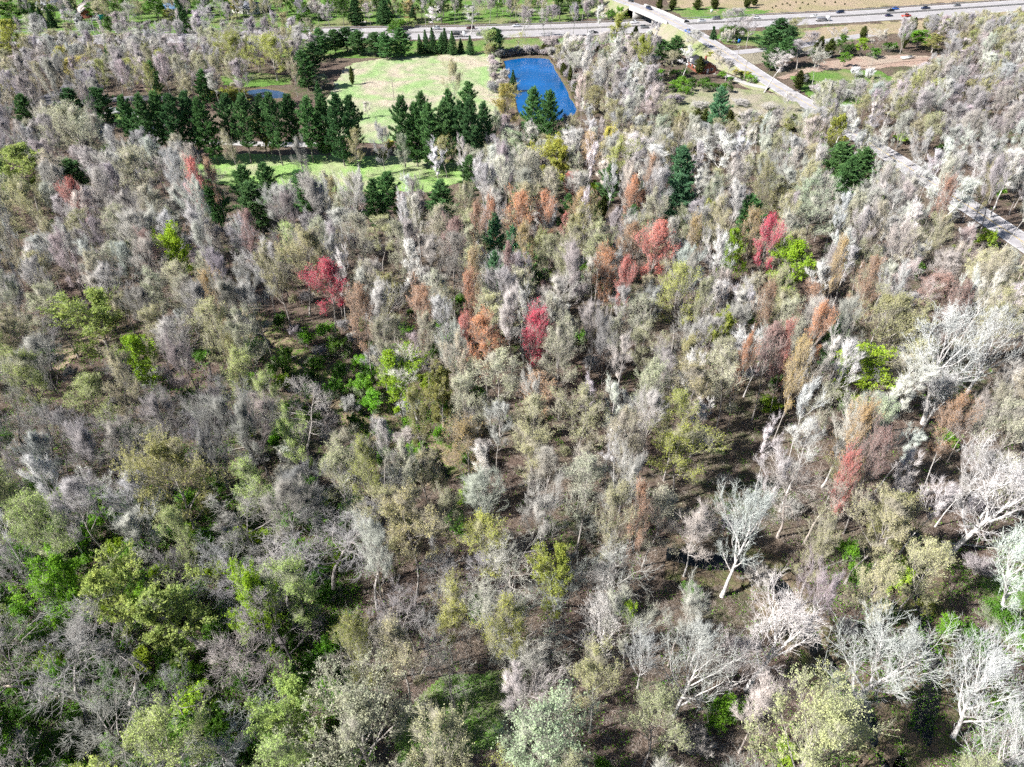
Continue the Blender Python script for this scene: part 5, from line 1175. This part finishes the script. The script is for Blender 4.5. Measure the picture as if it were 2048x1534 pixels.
# ------------------------------------------------------------------ houses
M_BRICK = plain('red_brick', (0.22, 0.075, 0.05), 0.85, nscale=3, namp=0.3)
M_SHINGLE = plain('dark_shingles', (0.045, 0.045, 0.055), 0.9, nscale=2, namp=0.3)
M_TAN = plain('tan_shingles', (0.48, 0.42, 0.37), 0.9, nscale=2, namp=0.12)
M_BLUER = plain('blue_metal_roof', (0.10, 0.19, 0.32), 0.5, nscale=2, namp=0.15)
M_GREYR = plain('grey_shingles', (0.22, 0.23, 0.26), 0.9, nscale=2, namp=0.2)
M_SIDING = plain('pale_siding', (0.55, 0.53, 0.50), 0.8, nscale=2, namp=0.1)
def house(u, v, w, d, h, rise, rz, wall, roof, label):
    x, y_ = G(u, v, h); root = empty('house', (x, y_, 0), rz); tag(root, label, 'house')
    hw_, hd = w / 2, d / 2
    V = np.array([(-hw_, -hd, 0), (hw_, -hd, 0), (hw_, hd, 0), (-hw_, hd, 0), (-hw_, -hd, h), (hw_, -hd, h), (hw_, hd, h), (-hw_, hd, h), (0, -hd, h + rise), (0, hd, h + rise)])
    mesh_obj('wall', [(V, np.array([(0, 1, 5, 4), (1, 2, 6, 5), (2, 3, 7, 6), (3, 0, 4, 7)]), 0), (V, np.array([(4, 5, 8), (6, 7, 9)]), 0)], [wall], root)
    e = 0.5; sl = rise / hw_; ro = None
    for s in (-1, 1):
        a = (s * (hw_ + e), h - e * sl); b = (0, h + rise + 0.02)
        Vr = [(a[0], -hd - e, a[1]), (a[0], hd + e, a[1]), (b[0], hd + e, b[1]), (b[0], -hd - e, b[1])]; Vr += [(p, q, z_ + 0.18) for p, q, z_ in Vr]
        o = mesh_obj('roof', [(np.array(Vr), np.array([(0, 1, 2, 3), (4, 7, 6, 5), (0, 4, 5, 1), (1, 5, 6, 2), (2, 6, 7, 3), (3, 7, 4, 0)]), 0)], [roof], root); ro = ro or o
    Vc, Fc = box(hw_ * 0.3, hw_ * 0.3 + .8, -.4, .4, h + rise * .4, h + rise + 1.0); mesh_obj('chimney', [(Vc, Fc, 0)], [M_BRICK], ro)
    for a in (-0.5, 0.5):
        Vw, Fw = box(a * hw_ - .65, a * hw_ + .65, -hd - .07, -hd + .02, 1.0, 2.3); f = mesh_obj('window', [(Vw, Fw, 0)], [M_WHITE], root)
        Vw, Fw = box(a * hw_ - .55, a * hw_ + .55, -hd - .09, -hd - .06, 1.1, 2.2); mesh_obj('pane', [(Vw, Fw, 0)], [M_GLASS], f)
    for q in (-0.6, -0.1, 0.5):
        Vw, Fw = box(-hw_ - .07, -hw_ + .02, q * hd - .7, q * hd + .7, 1.0, 2.3); f = mesh_obj('window', [(Vw, Fw, 0)], [M_WHITE], root)
        Vw, Fw = box(-hw_ - .09, -hw_ - .06, q * hd - .6, q * hd + .6, 1.1, 2.2); mesh_obj('pane', [(Vw, Fw, 0)], [M_GLASS], f)
    Vw, Fw = box(-.5, .5, -hd - .08, -hd + .02, 0.0, 2.1); dr = mesh_obj('door', [(Vw, Fw, 0)], [M_WHITE], root)
    Vw, Fw = box(.3, .4, -hd - .13, -hd - .08, 1.0, 1.1); mesh_obj('handle', [(Vw, Fw, 0)], [M_RIM], dr)
house(1404, 126, 8, 13, 3.0, 2.0, R(14), M_BRICK, M_SHINGLE, 'small red brick house with dark gabled roof by the junction')
house(178, 18, 12, 16, 3.2, 3.0, R(35), M_BRICK, M_TAN, 'house with a pale tan roof beyond the service road')
house(345, 15, 14, 9, 3.0, 2.4, R(-60), M_SIDING, M_BLUER, 'low house with a blue roof among garden trees')
house(104, 6, 11, 15, 3.2, 2.6, R(70), M_SIDING, M_GREYR, 'grey-roofed house at the top of the side street')
house(497, 12, 12, 16, 3.2, 2.6, R(65), M_SIDING, M_GREYR, 'pale house with grey roof behind a yellow willow')

# ------------------------------------------------------------------ poles, signs, table
M_WOOD = plain('weathered_pole', (0.34, 0.30, 0.26), 0.9, nscale=2, namp=0.2)
M_STEEL = plain('grey_steel', (0.5, 0.5, 0.5), 0.5, 0.5)
M_BLUES = plain('blue_sign_sheet', (0.02, 0.13, 0.42), 0.5)
M_TEAL = plain('green_sign_sheet', (0.01, 0.30, 0.24), 0.5)
def cyl(r0, r1, z0, z1, k=8):
    return tube(np.array([[[0, 0, z0], [0, 0, z1]]], float), np.array([[r0, r1]]), k)
def pole(u, v, H, label):
    x, y_ = G(u, v); root = empty('utility_pole', (x, y_, 0), rnd.uniform(-.4, .4)); tag(root, label, 'utility pole', 'wooden utility poles')
    mesh_obj('shaft', [(*cyl(.17, .11, -.3, H), 0)], [M_WOOD], root, True)
    V, F = box(-1.2, 1.2, -.06, .06, H - 1.0, H - .85); c = mesh_obj('crossarm', [(V, F, 0)], [M_WOOD], root)
    for k in (-1.05, -.4, .4, 1.05):
        V, F = cyl(.06, .04, H - .85, H - .62, 6); o = mesh_obj('insulator', [(V, F, 0)], [M_CONC], c); o.location = (k, 0, 0)
for u, v, H, lab in [(1325, 162, 9, 'pale utility pole standing in shrubs near the brick house'), (1735, 157, 10, 'pale utility pole on the grass below the dirt track'), (1471, 137, 10, 'dark leaning-shadow utility pole behind the brick house drive'), (1487, 162, 9, 'utility pole at the corner of the brick house hedge'), (788, 202, 9, 'lone utility pole standing in the wide pale field'), (1658, 96, 10, 'utility pole among cedars by the slip road')]:
    pole(u, v, H, lab)
x, y_ = G(1477, 91, 1.5); root = empty('road_sign', (x, y_, 1.0), 0.15); tag(root, 'square blue road sign on two posts on the junction green', 'road sign')
V, F = box(-.75, .75, -.05, .05, 1.7, 3.5); mesh_obj('panel', [(V, F, 0)], [M_BLUES], root)
for k in (-.45, .45):
    V, F = cyl(.06, .06, -1.0, 3.3, 6); o = mesh_obj('post', [(V, F, 0)], [M_STEEL], root); o.location = (k, .12, 0)
x, y_ = G(1422, 31, 0); root = empty('road_sign', (x, y_, 0), 0.1); tag(root, 'small white sign on the far highway verge', 'road sign')
V, F = box(-.7, .7, -.04, .04, 1.6, 3.4); mesh_obj('panel', [(V, F, 0)], [M_WHITE], root)
V, F = cyl(.06, .06, 0, 3.2, 6); o = mesh_obj('post', [(V, F, 0)], [M_STEEL], root); o.location = (0, .1, 0)
x, y_ = G(190, 64); root = empty('overhead_sign', (x, y_, 0), R(68)); tag(root, 'overhead road sign with a green panel on a steel lattice arm', 'road sign')
V, F = cyl(.22, .16, 0, 7.2, 8); mesh_obj('post', [(V, F, 0)], [M_STEEL], root, True)
ps = []
for dy in (-.35, .35):
    for dz in (5.6, 6.8):
        P = np.array([[[0, dy, dz], [8.5, dy, dz]]], float); ps.append((*tube(P, np.array([[.08, .08]]), 5), 0))
for k in range(10):
    for dy in (-.35, .35):
        P = np.array([[[k * .85, dy, 5.6 if k % 2 else 6.8], [(k + 1) * .85, dy, 6.8 if k % 2 else 5.6]]], float); ps.append((*tube(P, np.array([[.05, .05]]), 4), 0))
mesh_obj('lattice_arm', ps, [M_STEEL], root)
V, F = box(4.6, 8.4, -.62, -.5, 4.9, 7.5); mesh_obj('panel', [(V, F, 0)], [M_TEAL], root)
x, y_ = G(672, 171); root = empty('picnic_table', (x, y_, 0), 0.3); tag(root, 'small white picnic table at the shaded field edge', 'table')
V, F = box(-1.1, 1.1, -.4, .4, .72, .78); mesh_obj('tabletop', [(V, F, 0)], [M_WHITE], root)
for s in (-1, 1):
    V, F = box(-1.1, 1.1, s * .8 - .14, s * .8 + .14, .42, .47); mesh_obj('bench', [(V, F, 0)], [M_WHITE], root)
    V, F = box(s * .8 - .05, s * .8 + .05, -.9, .9, .34, .41); mesh_obj('crossbar', [(V, F, 0)], [M_WHITE], root)
    for q in (-1, 1):
        P = np.array([[[s * .8, q * .7, 0], [s * .8, q * .25, .72]]], float); mesh_obj('leg', [(*tube(P, np.array([[.05, .05]]), 6), 0)], [M_WHITE], root)
# white boats / trailer frames stacked by the dirt clearing
x, y_ = G(1815, 118); root = empty('parked_trailer', (x, y_, 0), 0.35); tag(root, 'white flat trailer parked at the end of the dirt track', 'trailer')
V, F = box(-3.5, 3.5, -1.1, 1.1, .6, .75); mesh_obj('bed', [(V, F, 0)], [M_WHITE], root)
for s in (-1, 1):
    V, F = box(-3.5, 3.5, s * 1.1 - .04, s * 1.1 + .04, .76, 1.2); mesh_obj('side_rail', [(V, F, 0)], [M_WHITE], root)
    (Vt, Ft), (Vr, Fr) = wheel_parts(.34, .2)
    w = mesh_obj('wheel', [(Vt, Ft, 0)], [M_TYRE], root); w.location = (-.4, s * 1.25, .34); mesh_obj('rim', [(Vr, Fr, 0)], [M_RIM], w)
